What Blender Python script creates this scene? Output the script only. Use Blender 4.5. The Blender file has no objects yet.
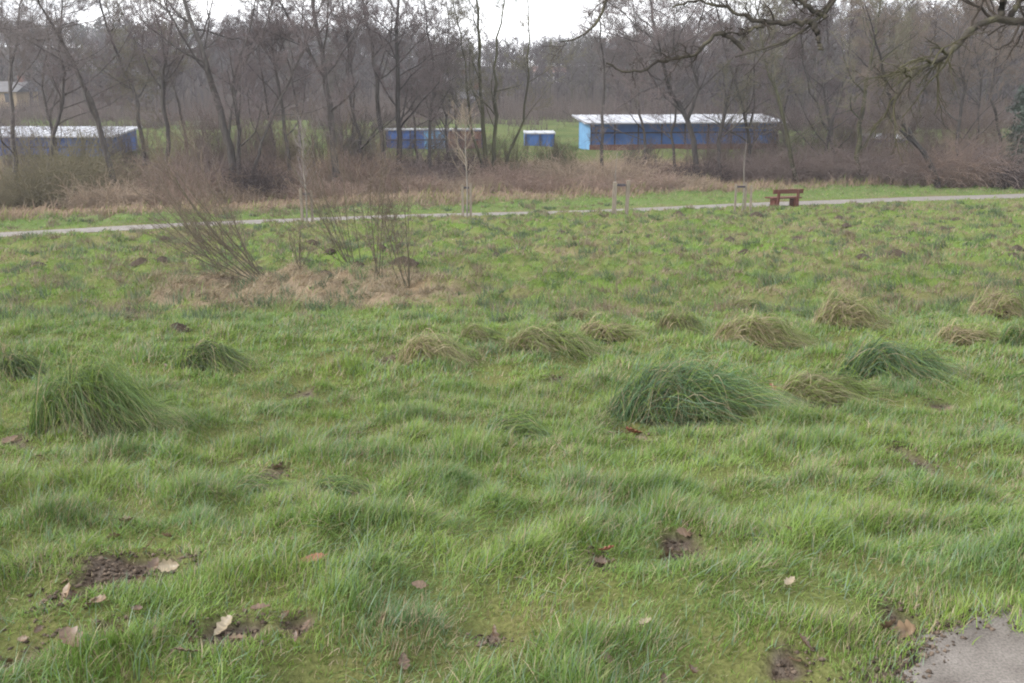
import bpy, bmesh, math
import numpy as np
from mathutils import Vector

# ------------------------------------------------------------------ camera, sky, sun, exposure
SC = bpy.context.scene
COL = SC.collection
PITCH = math.radians(14.7)
FPX = 995.0
CAMZ = 1.6
cam = bpy.data.cameras.new('camera')
cam.sensor_width = 36.0
cam.lens = 36.0 * FPX / 1024.0
cam.clip_start = 0.05
cam.clip_end = 4000
co = bpy.data.objects.new('camera', cam)
COL.objects.link(co)
co.location = (0, 0, CAMZ)
co.rotation_euler = (math.pi / 2 - PITCH, 0, 0)
SC.camera = co

SUN_EL, SUN_AZ = 36.0, 248.0      # high on the left, veiled by cloud
world = bpy.data.worlds.new('World')
SC.world = world
world.use_nodes = True
wn, wl = world.node_tree.nodes, world.node_tree.links
wn.clear()
wo = wn.new('ShaderNodeOutputWorld')
bg = wn.new('ShaderNodeBackground')
bg.inputs['Strength'].default_value = 0.12
sky = wn.new('ShaderNodeTexSky')
sky.sky_type = 'NISHITA'
sky.sun_disc = False
sky.sun_elevation = math.radians(SUN_EL)
sky.sun_rotation = math.radians(SUN_AZ)
sky.dust_density = 4.0
tc = wn.new('ShaderNodeTexCoord')
mp = wn.new('ShaderNodeMapping')
mp.inputs['Scale'].default_value = (1, 1, 3.0)
nz = wn.new('ShaderNodeTexNoise')
nz.inputs['Scale'].default_value = 5.0
nz.inputs['Detail'].default_value = 5
cr = wn.new('ShaderNodeValToRGB')
cr.color_ramp.elements[0].position = 0.30
cr.color_ramp.elements[0].color = (2.7, 2.85, 3.1, 1)
cr.color_ramp.elements[1].position = 0.58
cr.color_ramp.elements[1].color = (9.8, 9.9, 10.1, 1)
mx = wn.new('ShaderNodeMixRGB')
mx.inputs['Fac'].default_value = 0.88
wl.new(tc.outputs['Generated'], mp.inputs['Vector'])
wl.new(mp.outputs['Vector'], nz.inputs['Vector'])
wl.new(nz.outputs['Fac'], cr.inputs['Fac'])
wl.new(sky.outputs['Color'], mx.inputs['Color1'])
wl.new(cr.outputs['Color'], mx.inputs['Color2'])
wl.new(mx.outputs['Color'], bg.inputs['Color'])
wl.new(bg.outputs['Background'], wo.inputs['Surface'])

sl = bpy.data.lights.new('sun', 'SUN')
sl.energy = 1.5
sl.angle = math.radians(14)
sl.color = (1.0, 0.96, 0.9)
so = bpy.data.objects.new('sun', sl)
COL.objects.link(so)
az, el = math.radians(SUN_AZ), math.radians(SUN_EL)
sdir = Vector((math.sin(az) * math.cos(el), math.cos(az) * math.cos(el), math.sin(el)))
so.rotation_euler = sdir.to_track_quat('Z', 'Y').to_euler()
so.location = (-20, -30, 40)

SC.view_settings.view_transform = 'Standard'
SC.view_settings.look = 'None'
SC.view_settings.gamma = 1.0
SC.view_settings.use_curve_mapping = False
SC.view_settings.exposure = 1.42
SC.render.engine = 'CYCLES'
SC.cycles.max_bounces = 5
SC.cycles.diffuse_bounces = 3
SC.cycles.glossy_bounces = 2
SC.cycles.transmission_bounces = 3
SC.cycles.volume_bounces = 0
SC.cycles.use_denoising = True
SC.cycles.denoiser = 'OPENIMAGEDENOISE'
SC.cycles.denoising_input_passes = 'RGB_ALBEDO_NORMAL'
SC.cycles.denoising_prefilter = 'NONE'
SC.cycles.filter_width = 2.0

# ------------------------------------------------------------------ noise and terrain maths
rng = np.random.default_rng(7)


def vnoise(x, y, seed=0):
    x = np.asarray(x, dtype=np.float64); y = np.asarray(y, dtype=np.float64)
    xi = np.floor(x).astype(np.int64); yi = np.floor(y).astype(np.int64)
    fx = x - xi; fy = y - yi
    u = fx * fx * fx * (fx * (fx * 6 - 15) + 10); v = fy * fy * fy * (fy * (fy * 6 - 15) + 10)

    def g(i, j, dx, dy):
        h = (i * 374761393 + j * 668265263 + seed * 974634721) & 0x7fffffff
        h = ((h ^ (h >> 13)) * 1274126177) & 0x7fffffff
        h = h ^ (h >> 16)
        a = (h & 0xffff) / 65536.0 * 2 * np.pi
        return np.cos(a) * dx + np.sin(a) * dy
    n00 = g(xi, yi, fx, fy); n10 = g(xi + 1, yi, fx - 1, fy)
    n01 = g(xi, yi + 1, fx, fy - 1); n11 = g(xi + 1, yi + 1, fx - 1, fy - 1)
    return 1.5 * ((n00 * (1 - u) + n10 * u) * (1 - v) + (n01 * (1 - u) + n11 * u) * v)


def fbm(x, y, sc, seed=0, octv=3):
    s = 0.0; a = 1.0; t = 0.0; f = 1.0 / sc
    for k in range(octv):
        s = s + a * vnoise(x * f + 17.3 * k, y * f - 9.1 * k, seed + k)
        t += a; a *= 0.5; f *= 2.0
    return s / t


def sstep(a, b, v):
    t = np.clip((v - a) / (b - a), 0, 1)
    return t * t * (3 - 2 * t)


PY = np.array([-80, 0, 3.0, 4.2, 6.6, 9.0, 11, 15, 20, 30, 34, 48, 54, 60, 62.5, 64, 66, 68.5, 71, 80, 100, 130, 200, 280, 350, 420, 700.])
PZ = np.array([-1.6, -1.6, -1.62, -1.9, -2.4, -2.64, -2.84, -3.44, -4.0, -4.9, -5.15, -6.0, -6.07, -6.05, -6.5, -7.2, -7.2, -5.7, -4.98, -4.92, -4.75, -4.3, -1.0, 2.4, 3.6, 1.0, -12.])
_fy = np.linspace(-80, 700, 15601)
_fz = np.interp(_fy, PY, PZ)
_k = np.hanning(41); _k /= _k.sum()
_fz = np.convolve(np.pad(_fz, 20, mode='edge'), _k, mode='valid')


def zbase(x, y):
    z = np.interp(y, _fy, _fz) + CAMZ
    u = x / np.maximum(y, 20)
    z = z + np.interp(u, [-.6, -.3, -.15, 0, .1, .5], [7.5, 6.4, 4.4, 0.3, 1.4, 9]) * sstep(140, 340, y)
    z = z + 0.45 * fbm(x, y, 22, 40, 2) * sstep(18, 30, y) * (1 - sstep(110, 160, y)) * 0.5
    return z


def ray(px, py):
    cx = (px - 512) / FPX; cy = -(py - 341.5) / FPX
    d = np.array([cx, math.cos(PITCH) + cy * math.sin(PITCH), -math.sin(PITCH) + cy * math.cos(PITCH)])
    return d / d[1]


def at(px, py, Y):
    d = ray(px, py)
    return np.array([d[0] * Y, Y, CAMZ + d[2] * Y])


_ys = np.exp(np.linspace(math.log(1.6), math.log(400), 6000))


def G(px, py):
    d = ray(px, py)
    dz = CAMZ + d[2] * _ys - zbase(d[0] * _ys, _ys)
    i = int(np.argmax(dz <= 0)) if (dz <= 0).any() else len(_ys) - 1
    return np.array([d[0] * _ys[i], _ys[i], zbase(d[0] * _ys[i], _ys[i])])


# the far path, and the near one under the photographer
PATH_PX = [(0, 234.5), (120, 229), (250, 222), (400, 216.5), (560, 212), (700, 207.5), (800, 203.5), (900, 199.5), (1024, 196)]
pp = np.array([G(a, b)[:2] for a, b in PATH_PX])
pp = np.vstack([pp[0] + (pp[0] - pp[2]) / np.linalg.norm(pp[0] - pp[2]) * 60, pp, pp[-1] + (pp[-1] - pp[-3]) / np.linalg.norm(pp[-1] - pp[-3]) * 60])
_d = np.r_[0, np.cumsum(np.linalg.norm(np.diff(pp, axis=0), axis=1))]
_s = np.linspace(0, _d[-1], 700)
pc = np.c_[np.interp(_s, _d, pp[:, 0]), np.interp(_s, _d, pp[:, 1])]
_kk = np.hanning(61); _kk /= _kk.sum()
pc = np.c_[np.convolve(np.pad(pc[:, 0], 30, mode='reflect', reflect_type='odd'), _kk, 'valid'), np.convolve(np.pad(pc[:, 1], 30, mode='reflect', reflect_type='odd'), _kk, 'valid')]
_o = np.argsort(pc[:, 0])


def path_dist(x, y):
    yy = np.interp(x, pc[_o, 0], pc[_o, 1])
    e = 0.5
    sl_ = (np.interp(x + e, pc[_o, 0], pc[_o, 1]) - np.interp(x - e, pc[_o, 0], pc[_o, 1])) / (2 * e)
    return (y - yy) / np.sqrt(1 + sl_ * sl_)      # signed: + is beyond the path


NEAR = [tuple(G(*p)[:2]) for p in [(1060, 612), (1024, 617), (1000, 620), (972, 624), (948, 632), (930, 640), (914, 652), (896, 668), (882, 686)]]
NEAR = [(9, 3.0), (5, 2.96), (2.6, 2.86)] + NEAR + [(0.72, 1.9), (0.3, 1.0), (-0.2, 0.0), (-0.8, -1.8), (-1.6, -5), (-2.4, -9), (0.8, -9), (1.8, -4), (2.6, -0.5), (5, 0.9), (9, 1.2)]


def in_poly(x, y, poly):
    r = np.zeros(np.shape(x), bool)
    n = len(poly)
    for i in range(n):
        x1, y1 = poly[i]; x2, y2 = poly[(i + 1) % n]
        if y1 == y2: continue
        c = ((y1 > y) != (y2 > y)) & (x < (x2 - x1) * (y - y1) / (y2 - y1) + x1)
        r ^= c
    return r


def poly_dist(x, y, poly):
    d = np.full(np.shape(x), 1e9)
    n = len(poly)
    for i in range(n):
        a = np.array(poly[i]); b = np.array(poly[(i + 1) % n]); ab = b - a
        t = np.clip(((x - a[0]) * ab[0] + (y - a[1]) * ab[1]) / (ab @ ab), 0, 1)
        d = np.minimum(d, np.hypot(x - a[0] - t * ab[0], y - a[1] - t * ab[1]))
    return np.where(in_poly(x, y, poly), -d, d)


# bare soil patches: pixel centre and half sizes in pixels
SOIL_PX = [(132, 576, 46, 14), (238, 647, 34, 13), (70, 606, 26, 16), (12, 447, 30, 12), (684, 556, 24, 11), (902, 628, 20, 22), (790, 662, 22, 10),
           (352, 522, 18, 7), (300, 640, 16, 7), (30, 655, 22, 12), (110, 640, 22, 10), (700, 430, 26, 6), (630, 440, 20, 7), (915, 470, 16, 12), (950, 408, 20, 6),
           (275, 480, 14, 7), (490, 640, 16, 6), (600, 575, 14, 6), (830, 425, 16, 6), (300, 400, 14, 6), (385, 365, 14, 7), (560, 385, 14, 6), (880, 680, 30, 10)]
SOIL = []
for px, py, rx, ry in SOIL_PX:
    c = G(px, py); a = G(px, py - ry); b = G(px, py + ry)
    SOIL.append((c[0], c[1] - .03, (1.1 if len(SOIL) < 2 else .82) * rx * math.hypot(c[1], c[2] - CAMZ) / FPX, (1.3 if len(SOIL) < 2 else .95) * max(0.05, (a[1] - b[1]) / 2)))
# the mat of dead grass under the coppiced willows
_a, _b, _c = G(310, 291), G(310, 272), G(310, 312)
MAT = (_a[0], _a[1], 170 * _a[1] / FPX, (_b[1] - _c[1]) / 2)


def soil_mask(x, y):
    m = np.zeros(np.shape(x))
    w = 0.9 * fbm(x, y, 0.16, 77, 4)
    for cx, cy, rx, ry in SOIL:
        d = np.hypot((x - cx) / rx, (y - cy) / ry) + w
        m = np.maximum(m, 1 - sstep(0.75, 1.1, d))
    return m


def soil_gap(x, y):      # 0 inside a bare patch, growing outwards (in patch radii beyond the rim)
    m = np.full(np.shape(x), 9.0)
    for cx, cy, rx, ry in SOIL:
        m = np.minimum(m, np.hypot((x - cx) / (rx + .06), (y - cy) / (ry + .10)) - 0.6)
    return m


def mat_mask(x, y):
    cx, cy, rx, ry = MAT
    d = np.hypot((x - cx) / rx, (y - cy) / ry) + 0.35 * fbm(x, y, 1.2, 55, 3)
    return 1 - sstep(0.7, 1.1, d)


def tuft(x, y):      # where the grass stands in tufts (1) or lies in hollows (0)
    return np.clip(0.5 + 0.85 * fbm(x, y, 0.42, 11, 2) + 0.3 * fbm(x, y * 1.3, 1.3, 15, 2), 0, 1)


def ftuft(x, y):     # lumps of the grazed field further off
    return np.clip(0.40 + 1.25 * fbm(x, y * 0.8, 0.70, 21, 3) + 0.35 * fbm(x, y, 5.0, 25, 2), 0, 1)


def zg(x, y):
    x = np.asarray(x, float); y = np.asarray(y, float)
    z = zbase(x, y)
    near = 1 - sstep(10, 17, y)
    far = sstep(12, 18, y) * (1 - sstep(58, 64, y))
    pd = np.abs(path_dist(x, y))
    lump = near * (0.115 * tuft(x, y) ** 1.2 + 0.05 * fbm(x, y, 1.1, 31, 2)) + far * 0.25 * ftuft(x, y) ** 1.7
    keep = sstep(1.0, 2.4, pd)
    nd = poly_dist(x, y, NEAR) if np.min(y) < 12 else np.full(x.shape, 9.)
    keepn = sstep(0.02, 0.35, nd)
    z = z + lump * keep * keepn - 0.03 * (1 - sstep(-.08, 0.02, nd)) - 0.03 * (1 - sstep(0.6, 1.0, pd))
    z = z - 0.03 * soil_mask(x, y) * near
    z = z + 0.10 * mat_mask(x, y) * (0.5 + fbm(x, y, 0.8, 61, 2))
    far2 = sstep(66, 72, y)
    z = z + far2 * 0.25 * fbm(x, y, 7, 71, 2)
    return z


# ------------------------------------------------------------------ mesh helpers
def mesh_np(name, V, F, col=None, smooth=True):
    """V (n,3); F list of int arrays (m,k)"""
    me = bpy.data.meshes.new(name)
    V = np.asarray(V, np.float32)
    F = [np.asarray(f, np.int32) for f in F if len(f)]
    nl = sum(f.size for f in F); nf = sum(len(f) for f in F)
    me.vertices.add(len(V)); me.vertices.foreach_set('co', V.ravel())
    me.loops.add(nl); me.polygons.add(nf)
    me.loops.foreach_set('vertex_index', np.concatenate([f.ravel() for f in F]))
    st = []; o = 0
    for f in F:
        k = f.shape[1]
        st.append(o + np.arange(len(f)) * k); o += f.size
    me.polygons.foreach_set('loop_start', np.concatenate(st).astype(np.int32))
    if smooth:
        me.polygons.foreach_set('use_smooth', np.ones(nf, bool))
    me.update(calc_edges=True)
    if col is not None:
        a = me.color_attributes.new('Col', 'FLOAT_COLOR', 'POINT')
        c = np.ones((len(V), 4), np.float32); c[:, :3] = col
        a.data.foreach_set('color', c.ravel())
    return me


def link(name, me, mat=None, parent=None, loc=None):
    o = bpy.data.objects.new(name, me)
    COL.objects.link(o)
    if mat is not None and me is not None:
        me.materials.append(mat)
    if parent is not None: o.parent = parent
    if loc is not None: o.location = [float(v) for v in loc]
    return o


def tag(o, label=None, cat=None, group=None, kind=None):
    if label: o['label'] = label
    if cat: o['category'] = cat
    if group: o['group'] = group
    if kind: o['kind'] = kind
    return o


def empty(name, loc, rz=0.0):
    o = bpy.data.objects.new(name, None)
    o.empty_display_size = 0.2
    COL.objects.link(o)
    o.location = [float(v) for v in loc]
    o.rotation_euler = (0, 0, rz)
    return o


def copy_tree(o, parent=None):
    c = o.copy(); COL.objects.link(c)
    if parent is not None: c.parent = parent
    for ch in list(o.children): copy_tree(ch, c)
    return c


class MB:
    """collects boxes, prisms and tubes into one mesh"""

    def __init__(self): self.V = []; self.F = []; self.n = 0

    def add(self, V, F):
        V = np.asarray(V, float)
        self.V.append(V)
        for f in F: self.F.append(tuple(i + self.n for i in f))
        self.n += len(V)

    def box(self, x0, x1, y0, y1, z0, z1, ztop=None):
        """ztop: (z at y0, z at y1) for a sloping top"""
        za, zb = ztop if ztop else (z1, z1)
        V = [(x0, y0, z0), (x1, y0, z0), (x1, y1, z0), (x0, y1, z0), (x0, y0, za), (x1, y0, za), (x1, y1, zb), (x0, y1, zb)]
        self.add(V, [(0, 3, 2, 1), (4, 5, 6, 7), (0, 1, 5, 4), (1, 2, 6, 5), (2, 3, 7, 6), (3, 0, 4, 7)])

    def hexa(self, B, T):
        self.add(list(B) + list(T), [(0, 3, 2, 1), (4, 5, 6, 7), (0, 1, 5, 4), (1, 2, 6, 5), (2, 3, 7, 6), (3, 0, 4, 7)])

    def build(self, name, mat, parent=None, bevel=0.0, label=None):
        me = bpy.data.meshes.new(name)
        me.from_pydata([tuple(v) for v in np.vstack(self.V)], [], self.F)
        if bevel:
            bm = bmesh.new(); bm.from_mesh(me)
            bmesh.ops.bevel(bm, geom=bm.edges[:], offset=bevel, segments=2, affect='EDGES', profile=0.6)
            bm.to_mesh(me); bm.free()
        o = link(name, me, mat, parent)
        if label: o['label'] = label
        return o


def tubes(P, R, S, cap=False):
    """P (M,K,3), R (M,K) -> verts, quads"""
    M, K, _ = P.shape
    T = np.empty_like(P)
    T[:, 1:-1] = P[:, 2:] - P[:, :-2]; T[:, 0] = P[:, 1] - P[:, 0]; T[:, -1] = P[:, -1] - P[:, -2]
    T /= np.linalg.norm(T, axis=2, keepdims=True) + 1e-9
    mean = T.mean(axis=1)
    ref = np.where(np.abs(mean[:, 2:3]) > 0.8, np.array([[1., .13, 0]]), np.array([[0., .1, 1.]]))[:, None, :]
    A = np.cross(T, np.broadcast_to(ref, T.shape)); A /= np.linalg.norm(A, axis=2, keepdims=True) + 1e-9
    B = np.cross(T, A)
    th = np.arange(S) / S * 2 * np.pi
    V = P[:, :, None, :] + R[:, :, None, None] * (A[:, :, None, :] * np.cos(th)[None, None, :, None] + B[:, :, None, :] * np.sin(th)[None, None, :, None])
    idx = np.arange(M * K * S).reshape(M, K, S)
    a = idx[:, :-1, :]; b = idx[:, 1:, :]
    F = np.stack([a, np.roll(a, -1, 2), np.roll(b, -1, 2), b], axis=-1).reshape(-1, 4)
    return V.reshape(-1, 3), F


def join_np(parts):
    V = []; F = []; C = []; n = 0
    for p in parts:
        V.append(p[0]); F.append(p[1] + n); n += len(p[0])
        if len(p) > 2: C.append(p[2])
    k = {}
    for f in F: k.setdefault(f.shape[1], []).append(f)
    return np.vstack(V), [np.vstack(v) for v in k.values()], (np.vstack(C) if C else None)


def spawn(P, R, n, t0, t1, ang, sd, lenf, rf, K, up, wob, r, droop=0.0, rmin=0.004, taper=0.3, pw=1.0):
    """children of the branches P (M,K0,3): n on each"""
    M, K0, _ = P.shape
    seg = np.linalg.norm(np.diff(P, axis=1), axis=2)
    L = seg.sum(axis=1)
    t = t0 + (t1 - t0) * r.random((M, n)) ** pw
    fi = np.clip(t * (K0 - 1), 0, K0 - 1.001)
    i = fi.astype(int); f = (fi - i)[..., None]
    m = np.arange(M)[:, None]
    pos = P[m, i] * (1 - f) + P[m, i + 1] * f
    T = P[m, i + 1] - P[m, i]; T /= np.linalg.norm(T, axis=2, keepdims=True) + 1e-9
    rr = R[m, i] * (1 - f[..., 0]) + R[m, i + 1] * f[..., 0]
    q = r.normal(size=(M, n, 3)); pr = np.cross(T, q); pr /= np.linalg.norm(pr, axis=2, keepdims=True) + 1e-9
    a = np.radians(ang + sd * r.normal(size=(M, n)))[..., None]
    d = (np.cos(a) * T + np.sin(a) * pr).reshape(-1, 3)
    ln = (lenf * L[:, None] * (1.15 - 0.6 * t) * r.uniform(0.55, 1.25, (M, n))).reshape(-1)
    r0 = np.maximum(np.minimum(rr * rf, rr * 0.9).reshape(-1) * r.uniform(.75, 1.1, M * n), rmin)
    out = np.empty((M * n, K, 3)); out[:, 0] = pos.reshape(-1, 3)
    for k in range(1, K):
        d = d + wob * r.normal(size=d.shape) + np.array([0, 0, up - droop * k / K])
        d /= np.linalg.norm(d, axis=1, keepdims=True)
        out[:, k] = out[:, k - 1] + d * (ln / (K - 1))[:, None]
    Rr = r0[:, None] * np.linspace(1, taper, K)[None, :]
    return out, np.maximum(Rr, rmin * 0.5)


# ------------------------------------------------------------------ materials
def mat_new(name):
    m = bpy.data.materials.new(name); m.use_nodes = True
    n, l = m.node_tree.nodes, m.node_tree.links
    n.clear()
    return m, n, l, n.new('ShaderNodeOutputMaterial')


def noise_ramp(n, l, scale, cols, detail=9, coord='Object', stretch=None):
    t = n.new('ShaderNodeTexCoord')
    z = n.new('ShaderNodeTexNoise'); z.inputs['Scale'].default_value = scale; z.inputs['Detail'].default_value = detail
    src = t.outputs[coord]
    if stretch:
        mpn = n.new('ShaderNodeMapping'); mpn.inputs['Scale'].default_value = stretch
        l.new(src, mpn.inputs['Vector']); src = mpn.outputs['Vector']
    l.new(src, z.inputs['Vector'])
    c = n.new('ShaderNodeValToRGB')
    e = c.color_ramp.elements
    while len(e) < len(cols): e.new(0.5)
    for k, (p, cc) in enumerate(cols):
        e[k].position = p; e[k].color = (*cc, 1)
    l.new(z.outputs['Fac'], c.inputs['Fac'])
    return c.outputs['Color'], z.outputs['Fac'], src


def mat_noise(name, scale, cols, rough=0.85, bump=0.0, bscale=None, spec=0.3, stretch=None, metallic=0.0):
    m, n, l, o = mat_new(name)
    p = n.new('ShaderNodeBsdfPrincipled')
    c, f, src = noise_ramp(n, l, scale, cols, stretch=stretch)
    l.new(c, p.inputs['Base Color'])
    p.inputs['Roughness'].default_value = rough
    p.inputs['Specular IOR Level'].default_value = spec
    p.inputs['Metallic'].default_value = metallic
    if bump:
        z = n.new('ShaderNodeTexNoise'); z.inputs['Scale'].default_value = bscale or scale * 4; z.inputs['Detail'].default_value = 6
        l.new(src, z.inputs['Vector'])
        b = n.new('ShaderNodeBump'); b.inputs['Strength'].default_value = bump; b.inputs['Distance'].default_value = 0.02
        l.new(z.outputs['Fac'], b.inputs['Height']); l.new(b.outputs['Normal'], p.inputs['Normal'])
    l.new(p.outputs['BSDF'], o.inputs['Surface'])
    return m


def mat_blade(name, trans=0.3, gloss=0.04):
    m, n, l, o = mat_new(name)
    a = n.new('ShaderNodeAttribute'); a.attribute_name = 'Col'
    d = n.new('ShaderNodeBsdfDiffuse'); t = n.new('ShaderNodeBsdfTranslucent')
    l.new(a.outputs['Color'], d.inputs['Color']); l.new(a.outputs['Color'], t.inputs['Color'])
    x = n.new('ShaderNodeMixShader'); x.inputs['Fac'].default_value = trans
    l.new(d.outputs['BSDF'], x.inputs[1]); l.new(t.outputs['BSDF'], x.inputs[2])
    out = x.outputs['Shader']
    if gloss:
        g = n.new('ShaderNodeBsdfGlossy'); g.inputs['Roughness'].default_value = 0.45
        g.inputs['Color'].default_value = (0.9, 0.95, 1, 1)
        y = n.new('ShaderNodeMixShader'); y.inputs['Fac'].default_value = gloss
        l.new(out, y.inputs[1]); l.new(g.outputs['BSDF'], y.inputs[2]); out = y.outputs['Shader']
    l.new(out, o.inputs['Surface'])
    return m


def mat_ground(name):
    m, n, l, o = mat_new(name)
    a = n.new('ShaderNodeAttribute'); a.attribute_name = 'Col'
    c, f, src = noise_ramp(n, l, 55, [(0.25, (0.55, 0.52, 0.5)), (0.75, (1.35, 1.35, 1.3))], detail=8)
    mm = n.new('ShaderNodeMixRGB'); mm.blend_type = 'MULTIPLY'; mm.inputs['Fac'].default_value = 0.8
    l.new(a.outputs['Color'], mm.inputs['Color1']); l.new(c, mm.inputs['Color2'])
    d = n.new('ShaderNodeBsdfDiffuse'); l.new(mm.outputs['Color'], d.inputs['Color'])
    b = n.new('ShaderNodeBump'); b.inputs['Strength'].default_value = 0.7; b.inputs['Distance'].default_value = 0.03
    l.new(f, b.inputs['Height']); l.new(b.outputs['Normal'], d.inputs['Normal'])
    l.new(d.outputs['BSDF'], o.inputs['Surface'])
    return m


M = {}
M['ground'] = mat_ground('meadow_soil_and_thatch')
M['blade'] = mat_blade('grass_blade', 0.32, 0.022)
M['dry'] = mat_blade('dry_stem', 0.15, 0.0)
M['twig'] = mat_blade('bare_twig', 0.0, 0.0)
M['leaf'] = mat_blade('evergreen_leaf', 0.15, 0.08)
M['deadleaf'] = mat_blade('dead_oak_leaf', 0.12, 0.03)
M['gravel'] = mat_noise('trodden_gravel', 6, [(0.3, (0.13, 0.117, 0.107)), (0.7, (0.21, 0.192, 0.178))], 0.95, 0.5, 60)
M['tarmac'] = mat_noise('worn_tarmac', 7.0, [(0.32, (0.098, 0.086, 0.076)), (0.5, (0.140, 0.125, 0.112)), (0.68, (0.175, 0.158, 0.143))], 0.9, 0.5, 220)
_n, _l = M['tarmac'].node_tree.nodes, M['tarmac'].node_tree.links
_p = [q for q in _n if q.type == 'BSDF_PRINCIPLED'][0]
_base = _p.inputs['Base Color'].links[0].from_socket
_g, _, _ = noise_ramp(_n, _l, 130.0, [(0.36, (0.50, 0.49, 0.48)), (0.48, (1.0, 1.0, 1.0)), (0.62, (1.45, 1.45, 1.42))], detail=3)
_m = _n.new('ShaderNodeMixRGB'); _m.blend_type = 'MULTIPLY'; _m.inputs['Fac'].default_value = 0.5
_l.new(_base, _m.inputs['Color1']); _l.new(_g, _m.inputs['Color2']); _l.new(_m.outputs['Color'], _p.inputs['Base Color'])
M['bark'] = mat_noise('grey_bark', 3.0, [(0.3, (0.046, 0.040, 0.039)), (0.55, (0.075, 0.067, 0.062)), (0.8, (0.112, 0.105, 0.092))], 0.95, 0.8, 18, 0.1, (3, 3, 0.6))
M['barkdark'] = mat_noise('dark_bark', 3.0, [(0.3, (0.032, 0.028, 0.027)), (0.7, (0.062, 0.056, 0.052))], 0.95, 0.8, 18, 0.1, (3, 3, 0.6))
M['barkgreen'] = mat_noise('mossy_bark', 1.4, [(0.3, (0.038, 0.034, 0.027)), (0.55, (0.064, 0.063, 0.036)), (0.75, (0.100, 0.098, 0.060))], 0.95, 0.8, 18, 0.1, (2, 2, 0.6))
M['barkpale'] = mat_noise('pale_bark', 4.0, [(0.3, (0.13, 0.118, 0.105)), (0.7, (0.24, 0.22, 0.195))], 0.9, 0.4, 20, 0.2, (3, 3, 1))
M['barkoak'] = mat_noise('oak_bark', 5.0, [(0.3, (0.032, 0.028, 0.025)), (0.55, (0.056, 0.050, 0.040)), (0.75, (0.105, 0.102, 0.062))], 0.95, 1.0, 24, 0.1)
M['stake'] = mat_noise('weathered_timber', 9, [(0.3, (0.13, 0.112, 0.09)), (0.7, (0.24, 0.205, 0.165))], 0.9, 0.4, 40, 0.1, (4, 4, 0.5))
M['benchwood'] = mat_noise('red_brown_timber', 9, [(0.3, (0.07, 0.024, 0.018)), (0.7, (0.125, 0.044, 0.032))], 0.7, 0.4, 40, 0.3, (0.5, 4, 4))
M['bluepaint'] = mat_noise('weathered_blue_board', 1.3, [(0.3, (0.024, 0.070, 0.205)), (0.65, (0.042, 0.110, 0.30))], 0.6, 0.2, 30, 0.4)
M['bluedark'] = mat_noise('dull_blue_board', 1.3, [(0.3, (0.026, 0.055, 0.165)), (0.65, (0.042, 0.090, 0.26))], 0.7, 0.2, 30, 0.3)
M['bluepale'] = mat_noise('pale_blue_board', 1.3, [(0.3, (0.085, 0.20, 0.36)), (0.65, (0.12, 0.27, 0.45))], 0.6, 0.2, 30, 0.4)
M['roofwhite'] = mat_noise('white_sheet_roof', 2.0, [(0.3, (0.17, 0.175, 0.20)), (0.66, (0.37, 0.38, 0.41))], 0.6, 0.2, 20, 0.4)
M['darkwood'] = mat_noise('dark_frame_timber', 4, [(0.3, (0.025, 0.022, 0.03)), (0.7, (0.05, 0.045, 0.055))], 0.85)
M['brick'] = mat_noise('red_brown_plinth', 5, [(0.3, (0.09, 0.045, 0.035)), (0.7, (0.17, 0.09, 0.07))], 0.95, 0.6, 20)
M['earth'] = mat_noise('crumbled_earth', 9, [(0.3, (0.035, 0.027, 0.020)), (0.7, (0.085, 0.067, 0.050))], 1.0, 1.0, 30, 0.1)
M['wallwhite'] = mat_noise('white_render', 0.8, [(0.3, (0.34, 0.335, 0.33)), (0.7, (0.44, 0.435, 0.425))], 0.9)
M['wallochre'] = mat_noise('ochre_render', 0.8, [(0.3, (0.26, 0.20, 0.125)), (0.7, (0.34, 0.265, 0.17))], 0.9)
M['tilered'] = mat_noise('red_tile', 1.2, [(0.3, (0.13, 0.070, 0.058)), (0.7, (0.18, 0.10, 0.08))], 0.9)
M['slate'] = mat_noise('grey_slate', 1.2, [(0.3, (0.075, 0.072, 0.075)), (0.7, (0.12, 0.117, 0.12))], 0.7)
M['pane'] = mat_noise('dark_window_glass', 1, [(0.3, (0.03, 0.035, 0.045)), (0.7, (0.06, 0.07, 0.08))], 0.15, spec=0.6)

# ------------------------------------------------------------------ the ground sheet
def spaced(lo, hi, mid, d0, growth, dmax):
    a = [mid]; d = d0
    while a[-1] < hi: a.append(a[-1] + d); d = min(d * growth, dmax)
    b = [mid]; d = d0
    while b[-1] > lo: b.append(b[-1] - d); d = min(d * growth, dmax)
    return np.array(sorted(set(b[1:] + a)))


ys = [-70.]
while ys[-1] < 690:
    y = ys[-1]
    d = np.interp(y, [-70, -3, 1.5, 6, 12, 20, 60, 80, 140, 350, 700], [8, 1.0, .05, .06, .12, .16, .30, .6, 2.5, 8, 25])
    ys.append(y + d)
ys = np.array(ys)
us = np.sinh(np.linspace(-3.2, 3.2, 361)) / np.sinh(3.2)
us = np.sign(us) * (0.35 * np.abs(np.linspace(-1, 1, 361)) + 0.65 * np.abs(us))
UU, YY = np.meshgrid(us, ys)
HW = np.interp(YY, [-70, 0, 3, 8, 20, 60, 150, 400, 700], [90, 14, 9, 15, 34, 95, 210, 420, 640])
XX = UU * HW
gx, gy = XX.ravel(), YY.ravel()
gz = zg(gx, gy)


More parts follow.
